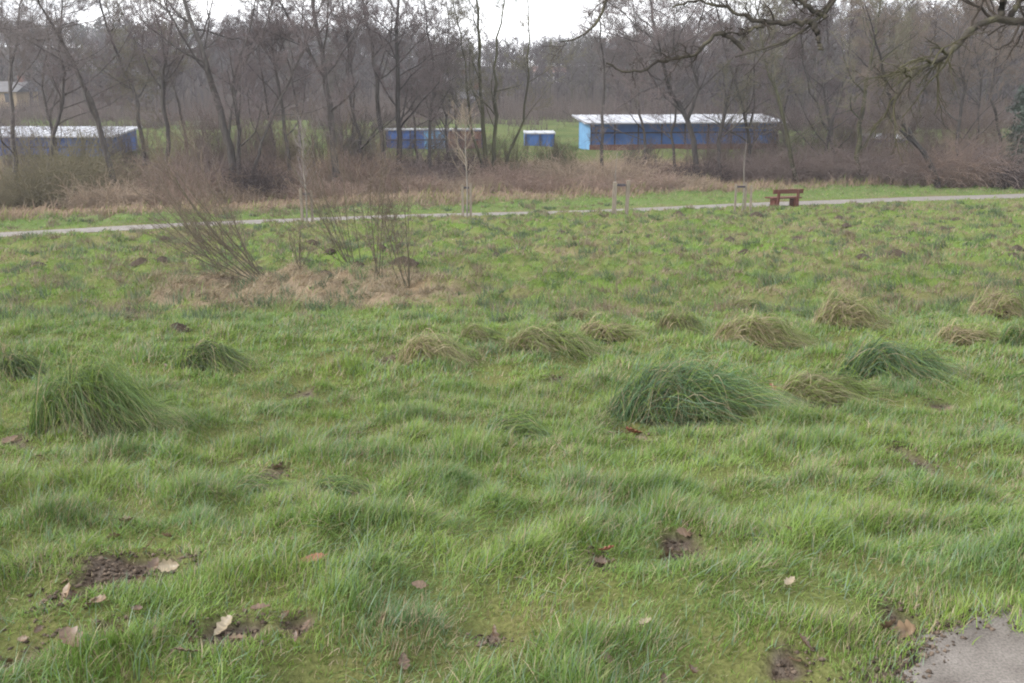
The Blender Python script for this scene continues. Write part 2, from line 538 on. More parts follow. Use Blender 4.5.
def ground_color(x, y):
    n1 = fbm(x, y, 0.5, 101, 3)[:, None]; n2 = fbm(x, y, 3.0, 105, 3)[:, None]
    thatch = np.array([0.100, 0.112, 0.042]) + np.array([0.035, 0.02, 0.012]) * n1 + np.array([.0, .02, 0]) * n2
    ft = ftuft(x, y)[:, None]
    fgreen = np.array([0.100, 0.152, 0.036]); fbrown = np.array([0.150, 0.128, 0.074])
    w = np.clip(0.45 + 0.9 * n2 + 0.5 * n1 - 0.3 * (ft - .5), 0, 1)
    field = fgreen * (1 - w) + fbrown * w
    k = sstep(11, 19, y)[:, None]
    c = thatch * (1 - k) + field * k
    m = mat_mask(x, y)[:, None]
    c = c * (1 - m) + (np.array([0.22, 0.172, 0.122]) + 0.06 * n1) * m
    pd = path_dist(x, y)
    verge = (sstep(0.8, 2.0, pd) * (1 - sstep(60, 62, y)))[:, None]
    c = c * (1 - 0.7 * verge) + np.array([0.10, 0.15, 0.055]) * 0.7 * verge
    bank = (sstep(5.5, 8, pd + 2.2 * fbm(x, y, 5, 111, 2)) * (1 - sstep(69, 71, y)))[:, None]
    c = c * (1 - bank) + (np.array([0.175, 0.132, 0.095]) + 0.05 * n1) * bank
    ff = (sstep(69, 71, y) * (1 - sstep(118, 140, y)))[:, None]
    c = c * (1 - ff) + (np.array([0.085, 0.105, 0.044]) + np.array([.05, .035, .02]) * n2) * ff
    wd = sstep(118, 140, y)[:, None]
    c = c * (1 - wd) + (np.array([0.058, 0.049, 0.044]) + 0.012 * n2) * wd
    s = soil_mask(x, y)[:, None]
    nd = poly_dist(x, y, NEAR)
    s = np.maximum(s, (1 - sstep(0.0, 0.10, nd + 0.06 * fbm(x, y, .15, 9, 2)))[:, None])
    c = c * (1 - s) + (np.array([0.085, 0.068, 0.056]) + 0.04 * fbm(x, y, .05, 12, 2)[:, None]) * s
    return np.clip(c, 0.01, 0.6)


gc = ground_color(gx, gy)
ny, nx = YY.shape
ii = np.arange(ny * nx).reshape(ny, nx)
gf = np.stack([ii[:-1, :-1], ii[:-1, 1:], ii[1:, 1:], ii[1:, :-1]], -1).reshape(-1, 4)
g = link('ground', mesh_np('ground', np.c_[gx, gy, gz], [gf], gc), M['ground'])
tag(g, 'grassy slope running down to a flat meadow and up to a wooded hill', 'ground', kind='structure')

# far path
tg = np.gradient(pc, axis=0); tg /= np.linalg.norm(tg, axis=1, keepdims=True)
nrm = np.c_[-tg[:, 1], tg[:, 0]]
offs = np.array([-0.85, -0.45, 0, 0.45, 0.85])
pv = []
for k, o_ in enumerate(offs):
    wv = o_ + (0.10 * fbm(pc[:, 0], pc[:, 1] + o_, 1.5, 5, 2) if abs(o_) > .6 else 0)
    q = pc + nrm * np.broadcast_to(wv, (len(pc),))[:, None]
    pv.append(np.c_[q, zbase(q[:, 0], q[:, 1]) + (0.022 if abs(o_) < .6 else 0.004)])
pv = np.stack(pv, 1)
ip = np.arange(len(pc) * 5).reshape(-1, 5)
pf = np.stack([ip[:-1, :-1], ip[1:, :-1], ip[1:, 1:], ip[:-1, 1:]], -1).reshape(-1, 4)
tag(link('path', mesh_np('path', pv.reshape(-1, 3), [pf]), M['gravel']), 'pale gravel path crossing the far side of the meadow', 'path', kind='structure')

# near tarmac path
mb = bmesh.new()
npoly = []
for i in range(len(NEAR)):
    a = np.array(NEAR[i]); b = np.array(NEAR[(i + 1) % len(NEAR)])
    m_ = max(1, int(np.linalg.norm(b - a) / 0.035))
    for t in range(m_):
        p = a + (b - a) * t / m_
        j = 0.10 * fbm(np.array([p[0]]), np.array([p[1]]), 0.22, 3, 4)[0]
        jy = 0.05 * fbm(np.array([p[0] + 9.0]), np.array([p[1]]), 0.20, 23, 3)[0]
        npoly.append((p[0] + j * .6 - jy, p[1] + jy * 1.3 + j * .5))
vs = [mb.verts.new((x, y, CAMZ - 1.60)) for x, y in npoly]
f = mb.faces.new(vs)
if f.normal.z < 0: f.normal_flip()
f.normal_update()
if f.normal.z < 0: f.normal_flip()
ex = bmesh.ops.extrude_face_region(mb, geom=[f])
for v in ex['geom']:
    if isinstance(v, bmesh.types.BMVert): v.co.z -= 0.10
for v in vs: pass
bmesh.ops.recalc_face_normals(mb, faces=mb.faces[:])
me = bpy.data.meshes.new('footpath'); mb.to_mesh(me); mb.free()
tag(link('footpath', me, M['tarmac']), 'worn grey tarmac path with a ragged grass edge in the near corner', 'path', kind='structure')

# ------------------------------------------------------------------ grass (nobody could count it)
PAL = {'green': np.array([0.110, 0.190, 0.034]), 'lime': np.array([0.190, 0.275, 0.050]), 'blue': np.array([0.088, 0.160, 0.062]),
       'straw': np.array([0.33, 0.27, 0.17]), 'brown': np.array([0.19, 0.135, 0.085])}


def blade_mesh(p, L, a, az_, width, K, col, bend, r, twist=0.5, tipcol=None):
    """p (n,3) roots; a lean from vertical; az_ azimuth; bend extra lean towards the tip"""
    n = len(p)
    s = np.linspace(0, 1, K)
    ang = a[:, None] + bend[:, None] * s[None, :]
    dz = np.cos(ang); dh = np.sin(ang)
    st = L[:, None] / (K - 1)
    z = np.concatenate([np.zeros((n, 1)), np.cumsum(dz[:, :-1] * st, 1)], 1)
    h = np.concatenate([np.zeros((n, 1)), np.cumsum(dh[:, :-1] * st, 1)], 1)
    cx, sx = np.cos(az_)[:, None], np.sin(az_)[:, None]
    C = np.stack([p[:, :1] + h * cx, p[:, 1:2] + h * sx, p[:, 2:3] + z], -1)
    wz = az_ + np.pi / 2 + twist * r.normal(size=n)
    W = np.stack([np.cos(wz), np.sin(wz), 0.25 * r.normal(size=n)], -1)[:, None, :] * (width[:, None] * 0.5 * (1 - 0.85 * s[None, :] ** 1.6))[..., None]
    A = C[:, :-1] - W[:, :-1]; B = C[:, :-1] + W[:, :-1]
    V = np.concatenate([np.stack([A, B], 2).reshape(n, -1, 3), C[:, -1:]], 1)
    nv = 2 * (K - 1) + 1
    o = (np.arange(n) * nv)[:, None]
    q = np.concatenate([np.stack([o + 2 * k, o + 2 * k + 1, o + 2 * k + 3, o + 2 * k + 2], -1) for k in range(K - 2)], 1).reshape(-1, 4) if K > 2 else np.zeros((0, 4), int)
    t = np.stack([o + 2 * (K - 2), o + 2 * (K - 2) + 1, o + 2 * (K - 1)], -1).reshape(-1, 3)
    cc = np.repeat(col[:, None, :], nv, 1)
    if tipcol is not None:
        cc[:, -3:] = 0.4 * cc[:, -3:] + 0.6 * tipcol[:, None, :]
    return V.reshape(-1, 3), q, t, cc.reshape(-1, 3)


def mixcols(n, x, y, r, sb=0.13, lime=0.44, blue=0.16):
    c = np.tile(PAL['green'], (n, 1))
    w = np.clip(lime + 1.1 * fbm(x, y, 0.9, 201, 3) + 0.3 * r.normal(size=n), 0, 1)[:, None]
    c = c * (1 - w) + PAL['lime'] * w
    w = np.clip(blue + 1.2 * fbm(x, y, 0.7, 211, 2) + 0.25 * r.normal(size=n) - .15, 0, 1)[:, None]
    c = c * (1 - w) + PAL['blue'] * w
    isb = r.random(n) < np.clip(sb + 0.35 * fbm(x, y, 0.6, 221, 2), 0.02, 0.8)
    c[isb] = PAL['straw'] * r.uniform(.6, 1.1, (isb.sum(), 1))
    return c * r.uniform(0.8, 1.2, (n, 1))


def strew(y0, y1, dens, r, side=0.6):
    """random roots in the wedge of ground between two distances; dens per square metre"""
    hw = lambda y: 0.85 * y + side + 1.2
    area = (y1 - y0) * (hw(y0) + hw(y1))
    n = int(area * dens)
    y = y0 + (y1 - y0) * r.random(int(n * 1.9)); x = r.uniform(-1, 1, len(y)) * hw(y1)
    k = np.abs(x) < hw(y)
    x, y = x[k][:n], y[k][:n]
    core = 0.56 * y + side
    k = r.random(len(x)) < np.interp(np.abs(x) - core, [0, 1.0, 2.0], [1, .8, .6])      # a little thinner out to the sides
    return x[k], y[k]


def grass(name, y0, y1, dens, K, Lm, wm, seed, label):
    r = np.random.default_rng(seed)
    x, y = strew(y0, y1, dens, r)
    tf = tuft(x, y)
    s = soil_mask(x, y)
    nd = poly_dist(x, y, NEAR)
    keep = (r.random(len(x)) < 0.16 + 1.05 * tf) & (r.random(len(x)) > s * 1.05) & (nd > -0.02 + 0.035 * r.normal(size=len(x)))
    keep &= r.random(len(x)) > 0.45 * (1 - sstep(-.03, .12, nd))
    x, y, tf = x[keep], y[keep], tf[keep]
    if y0 < 3:      # the ragged fringe hanging over the edge of the tarmac
        ex_ = r.uniform(.4, 4.5, 160000); ey_ = r.uniform(1.6, 3.3, 160000)
        d_ = poly_dist(ex_, ey_, NEAR)
        k_ = (d_ < .10) & (d_ > -.01 - .26 * np.clip(fbm(ex_, ey_, .20, 19, 3) + .05, 0, 1) + .02 * r.normal(size=160000)) & (r.random(160000) < .5)
        x = np.r_[x, ex_[k_]]; y = np.r_[y, ey_[k_]]; tf = np.r_[tf, np.full(k_.sum(), .55)]
    n = len(x)
    p = np.c_[x, y, zg(x, y) - 0.006]
    if y0 < 3:
        ins_ = poly_dist(x, y, NEAR) < .03
        p[ins_, 2] = np.maximum(p[ins_, 2], -.004)
    L = Lm * (0.35 + 1.15 * tf ** 1.3) * r.uniform(0.55, 1.4, n) * (1 - 0.5 * (1 - sstep(0.0, 1.0, soil_gap(x, y))))
    az_ = 0.1 + 1.7 * fbm(x, y, 0.45, 231, 2) + 0.95 * r.normal(size=n) + np.pi * (r.random(n) < .18)
    a = np.clip(0.55 + 0.6 * fbm(x, y, 0.4, 241, 2) + 0.36 * r.normal(size=n), 0.03, 1.4)
    bend = r.uniform(0.2, 1.1, n)
    col = mixcols(n, x, y, r)
    co_ = r.random(n) < .06
    L[co_] *= 1.6; col[co_] = np.array([.125, .185, .110]) * r.uniform(.8, 1.3, (co_.sum(), 1))
    tip = PAL['straw'] * r.uniform(.6, 1.0, (n, 1))
    tip = np.where((r.random(n) < .22)[:, None], tip, col)
    V, q, t, c = blade_mesh(p, L, a, az_, wm * r.uniform(.6, 1.3, n), K, col, bend, r, 0.6, tip)
    o = link(name, mesh_np(name, V, [q, t], c), M['blade'])
    tag(o, label, 'grass', kind='stuff')
    return n


grass('near_grass', 1.95, 4.6, 19000, 4, 0.066, 0.0031, 301, 'lush green grass combed over by wind on the slope in front')
grass('slope_grass', 4.6, 8.0, 9000, 3, 0.072, 0.0046, 302, 'rough green grass on the middle of the slope among the tussocks')
grass('brow_grass', 8.0, 13.5, 3400, 3, 0.074, 0.0080, 303, 'rough green grass on the brow around the row of tussocks')


def field_grass(name, y0, y1, dens, L0, w0, seed, label):
    r = np.random.default_rng(seed)
    x, y = strew(y0, y1, dens, r, 1.5)
    pd = path_dist(x, y)
    ft = ftuft(x, y)
    keep = (np.abs(pd) > 0.9 + 0.12 * r.normal(size=len(x))) & (pd < 7) & (r.random(len(x)) < 0.3 + 0.9 * ft)
    x, y, ft = x[keep], y[keep], ft[keep]; n = len(x)
    m = mat_mask(x, y)
    p = np.c_[x, y, zg(x, y) - 0.01]
    col = mixcols(n, x, y, r, 0.09, .50, .12) * .95
    top = r.random(n) < np.clip((ft - .62) * 1.6, 0, .75)
    col[top] = (PAL['straw'] * .55 + PAL['brown'] * .45) * r.uniform(.45, 1.0, (top.sum(), 1))
    k = r.random(n) < np.clip(0.08 + 0.8 * fbm(x, y, 3.0, 105, 3) + 0.7 * fbm(x, y, .5, 101, 3), 0.0, .7)
    col[k] = (PAL['straw'] * 0.62 + PAL['brown'] * .38) * r.uniform(.55, 1.05, (k.sum(), 1))
    k = r.random(n) < m * .95
    col[k] = (PAL['straw'] * 0.7 + PAL['brown'] * .3) * r.uniform(.5, 1.05, (k.sum(), 1))
    L = L0 * (0.5 + 0.9 * ft) * r.uniform(.6, 1.4, n) * (1 + 1.2 * m)
    a = np.clip(0.6 + 0.35 * r.normal(size=n) + 0.5 * m, 0, 1.45)
    az_ = 0.2 + 1.3 * r.normal(size=n)
    V, q, t, c = blade_mesh(p, L, a, az_, w0 * r.uniform(.6, 1.3, n), 3, col, r.uniform(.2, .9, n), r, .8)
    tag(link(name, mesh_np(name, V, [q, t], c), M['blade']), label, 'grass', kind='stuff')


def clumps(name, y0, y1, nc, seed, label):
    r = np.random.default_rng(seed)
    cy = y0 + (y1 - y0) * r.random(nc); cx = r.uniform(-1, 1, nc) * (.80 * cy + 1.5)
    pd = path_dist(cx, cy)
    k = (np.abs(pd) > 1.5) & (pd < 5.5); cx, cy = cx[k], cy[k]; nc = len(cx)
    m = 46
    rad = r.uniform(.08, .27, nc)
    a = r.random((nc, m)) * 6.283; q = np.sqrt(r.random((nc, m)))
    x = (cx[:, None] + rad[:, None] * q * np.cos(a)).ravel(); y = (cy[:, None] + rad[:, None] * q * np.sin(a)).ravel()
    n = len(x)
    base = np.where((r.random(nc) < .5)[:, None], np.array([[.060, .090, .040]]), np.array([[.150, .118, .072]]))
    base[r.random(nc) < .25] = np.array([.105, .160, .045])
    col = np.repeat(base, m, 0) * r.uniform(.7, 1.3, (n, 1))
    L = np.repeat(rad, m) * r.uniform(.7, 1.4, n) * .95
    p = np.c_[x, y, zg(x, y) - .01]
    V, q_, t, c = blade_mesh(p, L, np.clip(.5 + .3 * r.normal(size=n), 0, 1.3), a.ravel() * .6 + .1, np.repeat(np.interp(cy, [12, 55], [.009, .026]), m), 3, col, r.uniform(.3, 1.0, n), r, .8)
    tag(link(name, mesh_np(name, V, [q_, t], c), M['blade']), label, 'grass', kind='stuff')


clumps('grass_clumps', 12.5, 50, 4400, 330, 'dark and straw coloured clumps of grass dotted over the meadow')
field_grass('field_grass', 13.5, 24, 1100, 0.066, 0.011, 311, 'short tufty grass of the meadow around the coppiced shrubs')
field_grass('meadow_grass', 24, 60, 190, 0.10, 0.024, 312, 'short patchy meadow grass towards the gravel path')


# dead grass on the bank between the verge and the trees
def bank_grass():
    r = np.random.default_rng(320)
    n = 112000
    x = r.uniform(-50, 62, n)
    off = 5.2 + np.abs(r.normal(size=n)) * 3.6 + 2.2 * fbm(x, x * 0 + 3, 5, 5, 3)
    y = np.interp(x, pc[_o, 0], pc[_o, 1]) + off
    keep = (y < 66) & (r.random(n) < 0.12 + 1.3 * np.clip(fbm(x, y, 2.2, 88, 3) + .3, 0, 1))
    x, y = x[keep], y[keep]; n = len(x)
    p = np.c_[x, y, zg(x, y) - .02]
    w = r.random((n, 1))
    col = np.array([0.30, 0.23, 0.165]) * (1 - w) + np.array([0.19, 0.135, 0.105]) * w
    gk = r.random(n) < 0.12
    col[gk] = PAL['lime'] * 0.8
    V, q, t, c = blade_mesh(p, r.uniform(.25, .75, n) * (0.4 + 1.3 * np.clip(fbm(x, y, 3, 89, 2) + .3, 0, 1)), np.clip(.45 + .4 * r.normal(size=n), 0, 1.3), 0.3 + 1.2 * r.normal(size=n), r.uniform(.015, .035, n), 4, col, r.uniform(.4, 1.5, n), r, .8)
    tag(link('dead_grass', mesh_np('dead_grass', V, [q, t], c), M['dry']), 'strip of bleached dead grass along the foot of the trees', 'dead grass', kind='stuff')


bank_grass()

# ------------------------------------------------------------------ trees
TW = {'grey': np.array([0.150, 0.130, 0.126]), 'purple': np.array([0.142, 0.116, 0.116]), 'olive': np.array([0.150, 0.138, 0.100]), 'brown': np.array([0.158, 0.128, 0.108]), 'dark': np.array([0.060, 0.050, 0.048])}


def resample(P, K):
    P = np.asarray(P, float)
    d = np.r_[0, np.cumsum(np.linalg.norm(np.diff(P, axis=0), axis=1))]
    s = np.linspace(0, d[-1], K)
    out = np.stack([np.interp(s, d, P[:, i]) for i in range(3)], 1)
    if K > 6:
        q = out.copy()
        q[1:-1] = 0.25 * out[:-2] + 0.5 * out[1:-1] + 0.25 * out[2:]
        out = q
    return out


def flat_col(V, c, r, var=0.18):
    return np.tile(c, (len(V), 1)) * (1 + var * r.normal(size=(len(V), 1))).clip(.6, 1.5)


def tree(name, stems, r0, label, bark, twig, seed, height=13.0, n1=24, n2=9, n3=7, n4=9, spread=1.25, ang=50, up=0.07, tw=0.0066, t0=0.14, group='bare trees along the stream', wob=0.13, cat='tree'):
    """stems: list of world polylines, the first starting at the base"""
    r = np.random.default_rng(seed)
    base = np.asarray(stems[0][0], float)
    root = empty(name, base)
    tag(root, label, cat, group)
    tparts = []; L1P = []; L1R = []
    for si, st in enumerate(stems):
        P = resample(np.asarray(st) - base, 16)
        P[1:-1] += r.normal(size=(14, 3)) * 0.05
        rr = .86 * r0[si] * (1 - 0.86 * np.linspace(0, 1, 16) ** 0.9)
        rr[0] *= 1.35
        tparts.append(tubes(P[None], rr[None], 9))
        k = n1 if si == 0 else max(5, int(n1 * .7))
        a, b = spawn(P[None], rr[None], k, t0, 0.99, ang, 13, 0.30 * spread, 0.46, 8, up, wob, r, rmin=.012, pw=.70)
        L1P.append(a); L1R.append(b)
    P1 = np.concatenate(L1P); R1 = np.concatenate(L1R)
    tparts.append(tubes(P1, R1, 6))
    V, F, _ = join_np(tparts)
    trunk = link('trunk', mesh_np('trunk', V, F), bark, root)
    P2, R2 = spawn(P1, R1, n2, .2, 1, 42, 14, .48, .6, 6, up * .8, wob, r, rmin=tw * 1.2)
    P3, R3 = spawn(P2, R2, n3, .15, 1, 42, 15, .5, .6, 4, up * .8, wob, r, rmin=tw)
    parts = [tubes(P2, R2, 4), tubes(P3, R3, 3)]
    if n4:
        P4, R4 = spawn(P3, R3, n4, .15, 1, 40, 16, .62, .7, 3, up * .6, wob, r, rmin=tw * .9)
        parts.append(tubes(P4, R4, 3))
    V, F, _ = join_np(parts)
    crown = link('crown', mesh_np('crown', V, F, flat_col(V, twig, r, .0)), M['twig'], root)
    return root


def stem_px(pts, Y, top, r, zb=None):
    """pixel polyline (base first) at distance Y, prolonged upwards to height top above its base"""
    W = []
    for k, (px, py) in enumerate(pts):
        W.append(at(px, py, Y + (0 if k == 0 else r.normal() * .25 * k)))
    W[0][2] = zg(W[0][0], W[0][1]) - 0.15
    d = W[-1] - W[-2]; d /= np.linalg.norm(d)
    zt = W[0][2] + top
    while W[-1][2] < zt:
        d = d + np.array([0.08 * r.normal(), .08 * r.normal(), .12]); d /= np.linalg.norm(d)
        W.append(W[-1] + d * min(1.2, max(.3, zt - W[-1][2])))
    return W


TREES = [
    # name, [(stems in pixels)], Y, radii, height, bark, twig, options, label
    ('alder_tree', [[(14, 185), (13, 140), (8, 90), (14, 40)]], 61, [.17], 11, 'bark', 'grey', dict(n1=13), 'slim bare tree at the left edge in front of the white roofed shed'),
    ('alder_tree', [[(118, 192), (108, 150), (98, 120), (85, 90), (62, 40), (48, 18)]], 60, [.20], 10.5, 'bark', 'grey', dict(n1=14, spread=1.1), 'bare tree leaning left in front of the right end of the left shed'),
    ('alder_tree', [[(148, 192), (143, 150), (138, 105), (122, 70), (106, 25), (98, 0)]], 64, [.16], 13, 'bark', 'olive', dict(n1=11, spread=.7), 'slender bare tree bent sharply left just past the left shed'),
    ('alder_tree', [[(234, 198), (228, 140), (214, 90), (205, 60), (190, 20)], [(236, 196), (240, 130), (232, 80), (250, 30)], [(246, 196), (262, 140), (282, 95), (300, 60)]], 60, [.30, .18, .12], 13, 'bark', 'purple', dict(n1=20, n2=7, spread=1.25, ang=52), 'broad three stemmed bare tree with the widest crown, left of the young birch'),
    ('alder_tree', [[(276, 190), (272, 130), (262, 80), (258, 30)]], 66, [.13], 11, 'bark', 'purple', dict(n1=12), 'thin upright tree just right of the broad three stemmed tree'),
    ('alder_tree', [[(336, 196), (333, 130), (324, 75), (318, 30), (312, 0)], [(324, 75), (300, 40), (285, 10)]], 59, [.27, .12], 14, 'bark', 'purple', dict(n1=18), 'tall thick trunked tree forking left near the skyline above the coppiced shrubs'),
    ('alder_tree', [[(386, 196), (380, 130), (376, 80), (368, 30), (362, 0)]], 61, [.20], 14, 'bark', 'purple', dict(n1=16), 'tall tree tilted slightly left beside the straightest dark trunk'),
    ('alder_tree', [[(399, 196), (399, 120), (397, 60), (397, 0)]], 60, [.22], 15, 'barkdark', 'purple', dict(n1=17, spread=.8), 'tall straight dark trunked tree in front of the middle blue shed'),
    ('alder_tree', [[(415, 192), (417, 150), (412, 110), (410, 60)]], 64, [.12], 10, 'bark', 'grey', dict(n1=11, spread=.8), 'short thin tree between two tall trunks before the middle blue shed'),
    ('alder_tree', [[(430, 196), (430, 130), (434, 60), (428, 25), (424, 0)]], 61, [.15], 13, 'bark', 'grey', dict(n1=14, spread=.7), 'slim tree with kinked top beside the bright panel of the middle shed'),
    ('alder_tree', [[(489, 184), (483, 130), (480, 70), (478, 0)], [(492, 182), (496, 120), (494, 60), (503, 0)], [(494, 184), (512, 150), (524, 120), (528, 85)], [(487, 184), (470, 120), (466, 60), (455, 10)]], 62, [.20, .17, .12, .12], 14, 'barkgreen', 'olive', dict(n1=14, spread=.8, ang=38), 'mossy many stemmed tree left of the smallest blue shed'),
    ('alder_tree', [[(603, 178), (602, 120), (604, 70), (598, 20), (600, 0)]], 63, [.15], 12, 'bark', 'grey', dict(n1=14, spread=.75), 'slender tree standing before the left end of the long shed'),
    ('alder_tree', [[(699, 186), (696, 145), (688, 118), (672, 95), (664, 70), (655, 30), (650, 0)], [(688, 118), (700, 90), (690, 60), (700, 20)]], 61, [.22, .11], 13, 'barkdark', 'purple', dict(n1=18, spread=1.1), 'dark crooked tree bent left over the middle of the long shed roof'),
    ('alder_tree', [[(722, 188), (718, 140), (730, 90), (745, 50), (760, 0)]], 62, [.17], 13, 'bark', 'olive', dict(n1=17, spread=1.1), 'tree curving right before the long shed between crooked trunk and bench'),
    ('alder_tree', [[(678, 184), (672, 140), (676, 100), (662, 60), (640, 20)]], 66, [.13], 11, 'bark', 'purple', dict(n1=14), 'thin pale tree in front of the long shed left of the crooked dark one'),
    ('alder_tree', [[(797, 192), (790, 150), (780, 100), (764, 60), (756, 0)]], 60, [.17], 12, 'barkgreen', 'olive', dict(n1=16, spread=1.1), 'greenish tree leaning left directly behind the bench'),
    ('alder_tree', [[(824, 190), (828, 130), (846, 80), (850, 30), (858, 0)], [(828, 130), (806, 80), (800, 40)]], 63, [.15, .1], 12, 'bark', 'purple', dict(n1=15, spread=1.15), 'forked tree between the bench and the ivy clad trunk'),
    ('alder_tree', [[(857, 188), (858, 140), (864, 90), (876, 40), (880, 0)]], 60, [.20], 12, 'barkgreen', 'olive', dict(n1=17, spread=1.2), 'tree with a clump of ivy low on its trunk right of the bench'),
    ('alder_tree', [[(938, 188), (934, 166), (916, 142), (898, 120), (886, 80), (876, 40)]], 59, [.22], 10, 'barkdark', 'brown', dict(n1=18, spread=1.2), 'dark tree leaning strongly left above the bleached bank on the right'),
    ('alder_tree', [[(962, 190), (956, 140), (966, 90), (955, 40), (960, 0)]], 62, [.17], 12, 'bark', 'brown', dict(n1=17, spread=1.2), 'bushy topped tree right of the strongly leaning dark tree'),
    ('alder_tree', [[(1003, 190), (1000, 140), (990, 90), (1000, 30)]], 63, [.16], 12, 'bark', 'brown', dict(n1=17, spread=1.2), 'twiggy tree just left of the dark evergreen at the right edge'),
    ('alder_tree', [[(905, 186), (910, 140), (922, 100), (932, 50)]], 67, [.13], 11, 'bark', 'brown', dict(n1=15, spread=1.2), 'thin tree rising behind the strongly leaning dark trunk'),
    ('alder_tree', [[(768, 184), (774, 140), (790, 95), (786, 40)]], 68, [.13], 11, 'bark', 'purple', dict(n1=15, spread=1.2), 'thin tree at the right end of the long shed, above the bench back'),
    ('alder_tree', [[(60, 188), (55, 140), (42, 90), (48, 40)]], 67, [.13], 10.5, 'bark', 'grey', dict(n1=14, spread=1.1), 'twiggy tree in front of the middle of the left shed roof'),
    ('alder_tree', [[(190, 188), (186, 140), (176, 90), (160, 45)]], 67, [.12], 11, 'bark', 'olive', dict(n1=14, spread=1.1), 'thin tree in the gap between left shed and broad three stemmed tree'),
    ('alder_tree', [[(304, 188), (300, 140), (296, 95), (284, 50)]], 65, [.12], 11, 'bark', 'purple', dict(n1=14), 'thin tree directly behind the young white stemmed birch'),
    ('alder_tree', [[(455, 188), (458, 140), (452, 90), (440, 40)]], 66, [.10], 10, 'bark', 'purple', dict(n1=12), 'thinnest tree behind the left side of the mossy many stemmed tree'),
    ('alder_tree', [[(46, 190), (52, 140), (66, 90), (58, 40), (62, 0)]], 64, [.16], 12, 'bark', 'purple', dict(), 'bare tree curving right between the two left shed trees'),
    ('alder_tree', [[(164, 190), (170, 140), (160, 90), (172, 40), (168, 0)]], 63, [.17], 13, 'bark', 'purple', dict(), 'tall bare tree just left of the broad three stemmed tree'),
    ('alder_tree', [[(290, 190), (286, 140), (280, 90), (268, 40), (272, 0)]], 61, [.15], 13, 'bark', 'purple', dict(), 'tall bare tree left of the young white stemmed birch'),
    ('alder_tree', [[(352, 190), (360, 140), (346, 80), (350, 30), (342, 0)]], 64, [.14], 13, 'bark', 'grey', dict(), 'kinked tall tree just right of the thick forked trunk'),
    ('alder_tree', [[(445, 188), (448, 140), (442, 80), (450, 30), (446, 0)]], 64, [.13], 12, 'bark', 'grey', dict(), 'slender tall tree at the right end of the middle blue shed'),
    ('alder_tree', [[(642, 186), (646, 140), (634, 90), (640, 40), (632, 0)]], 64, [.13], 12.5, 'bark', 'grey', dict(), 'tall thin tree before the left third of the long shed'),
    ('alder_tree', [[(744, 188), (750, 140), (738, 90), (722, 40), (716, 0)]], 63, [.16], 12.5, 'bark', 'purple', dict(), 'tall tree crossing the right third of the long shed roof'),
    ('alder_tree', [[(838, 188), (832, 140), (822, 90), (830, 40), (824, 0)]], 65, [.15], 12.5, 'bark', 'purple', dict(), 'tall tree just left of the ivy clad trunk'),
    ('alder_tree', [[(890, 188), (894, 140), (900, 90), (892, 40), (898, 0)]], 66, [.16], 12.5, 'bark', 'brown', dict(), 'tall tree halfway between ivy clad trunk and leaning dark tree'),
    ('alder_tree', [[(982, 188), (976, 140), (982, 90), (974, 40), (980, 0)]], 66, [.15], 12.5, 'bark', 'brown', dict(), 'tall bare tree behind the twiggy one near the evergreen'),
    ('alder_tree', [[(358, 188), (352, 140), (356, 90), (346, 40)]], 66, [.12], 11, 'bark', 'purple', dict(n1=13), 'thin tree between the thick forked trunk and the tilted one'),
]
YADJ = lambda px: float(np.interp(px, [0, 110, 250, 450], [-12, -10.5, -6.5, -0.5]))
ivy_tree = None
for k, (nm, stems, Y, rad, hgt, bark, tw_, opt, lab) in enumerate(TREES):
    r = np.random.default_rng(1000 + k)
    Y = Y + YADJ(stems[0][0][0])
    sts = []
    for i, s in enumerate(stems):
        if i == 0:
            w = stem_px(s, Y, hgt, r)
        else:
            w = stem_px(s, Y, hgt * r.uniform(.75, .95), r) if s[0][1] > 170 else None
            if w is None:
                base_z = sts[0][0][2]
                w = [at(a, b, Y) for a, b in s]
                j = int(np.argmin([np.linalg.norm(q - w[0]) for q in sts[0]])); w[0] = np.array(sts[0][j])
                d = w[-1] - w[-2]; d /= np.linalg.norm(d)
                for _ in range(3): w.append(w[-1] + d * 1.0 + np.array([.1 * r.normal(), .1 * r.normal(), .2]))
        sts.append(w)
    root = tree(nm, sts, rad, lab, M[bark], TW[tw_], 2000 + k, **opt)
    if 'ivy' in lab: ivy_tree = root


def leaf_cloud(P, size, col, r, flat=0.0):
    """small kite-shaped leaves at points P"""
    n = len(P)
    u = r.normal(size=(n, 3)); u[:, 2] *= (1 - flat); u /= np.linalg.norm(u, axis=1, keepdims=True)
    v = np.cross(u, r.normal(size=(n, 3))); v /= np.linalg.norm(v, axis=1, keepdims=True)
    s = (size * r.uniform(.6, 1.4, n))[:, None]
    V = np.stack([P - u * s, P + v * s * .55, P + u * s, P - v * s * .55], 1).reshape(-1, 3)
    F = np.arange(n * 4).reshape(-1, 4)
    c = np.repeat(np.asarray(col) * r.uniform(.7, 1.35, (n, 1)), 4, 0)
    return V, F, c


# ivy on one trunk
r = np.random.default_rng(5)
n = 900
t = r.random(n)
P = np.c_[.0 + (.22 + .25 * r.random(n)) * np.cos(r.random(n) * 6.28), (.22 + .25 * r.random(n)) * np.sin(r.random(n) * 6.28), .9 + 1.3 * t]
V, F, c = leaf_cloud(P, .07, np.array([.055, .075, .022]), r)
o = link('ivy', mesh_np('ivy', V, [F], c, False), M['leaf'], ivy_tree)

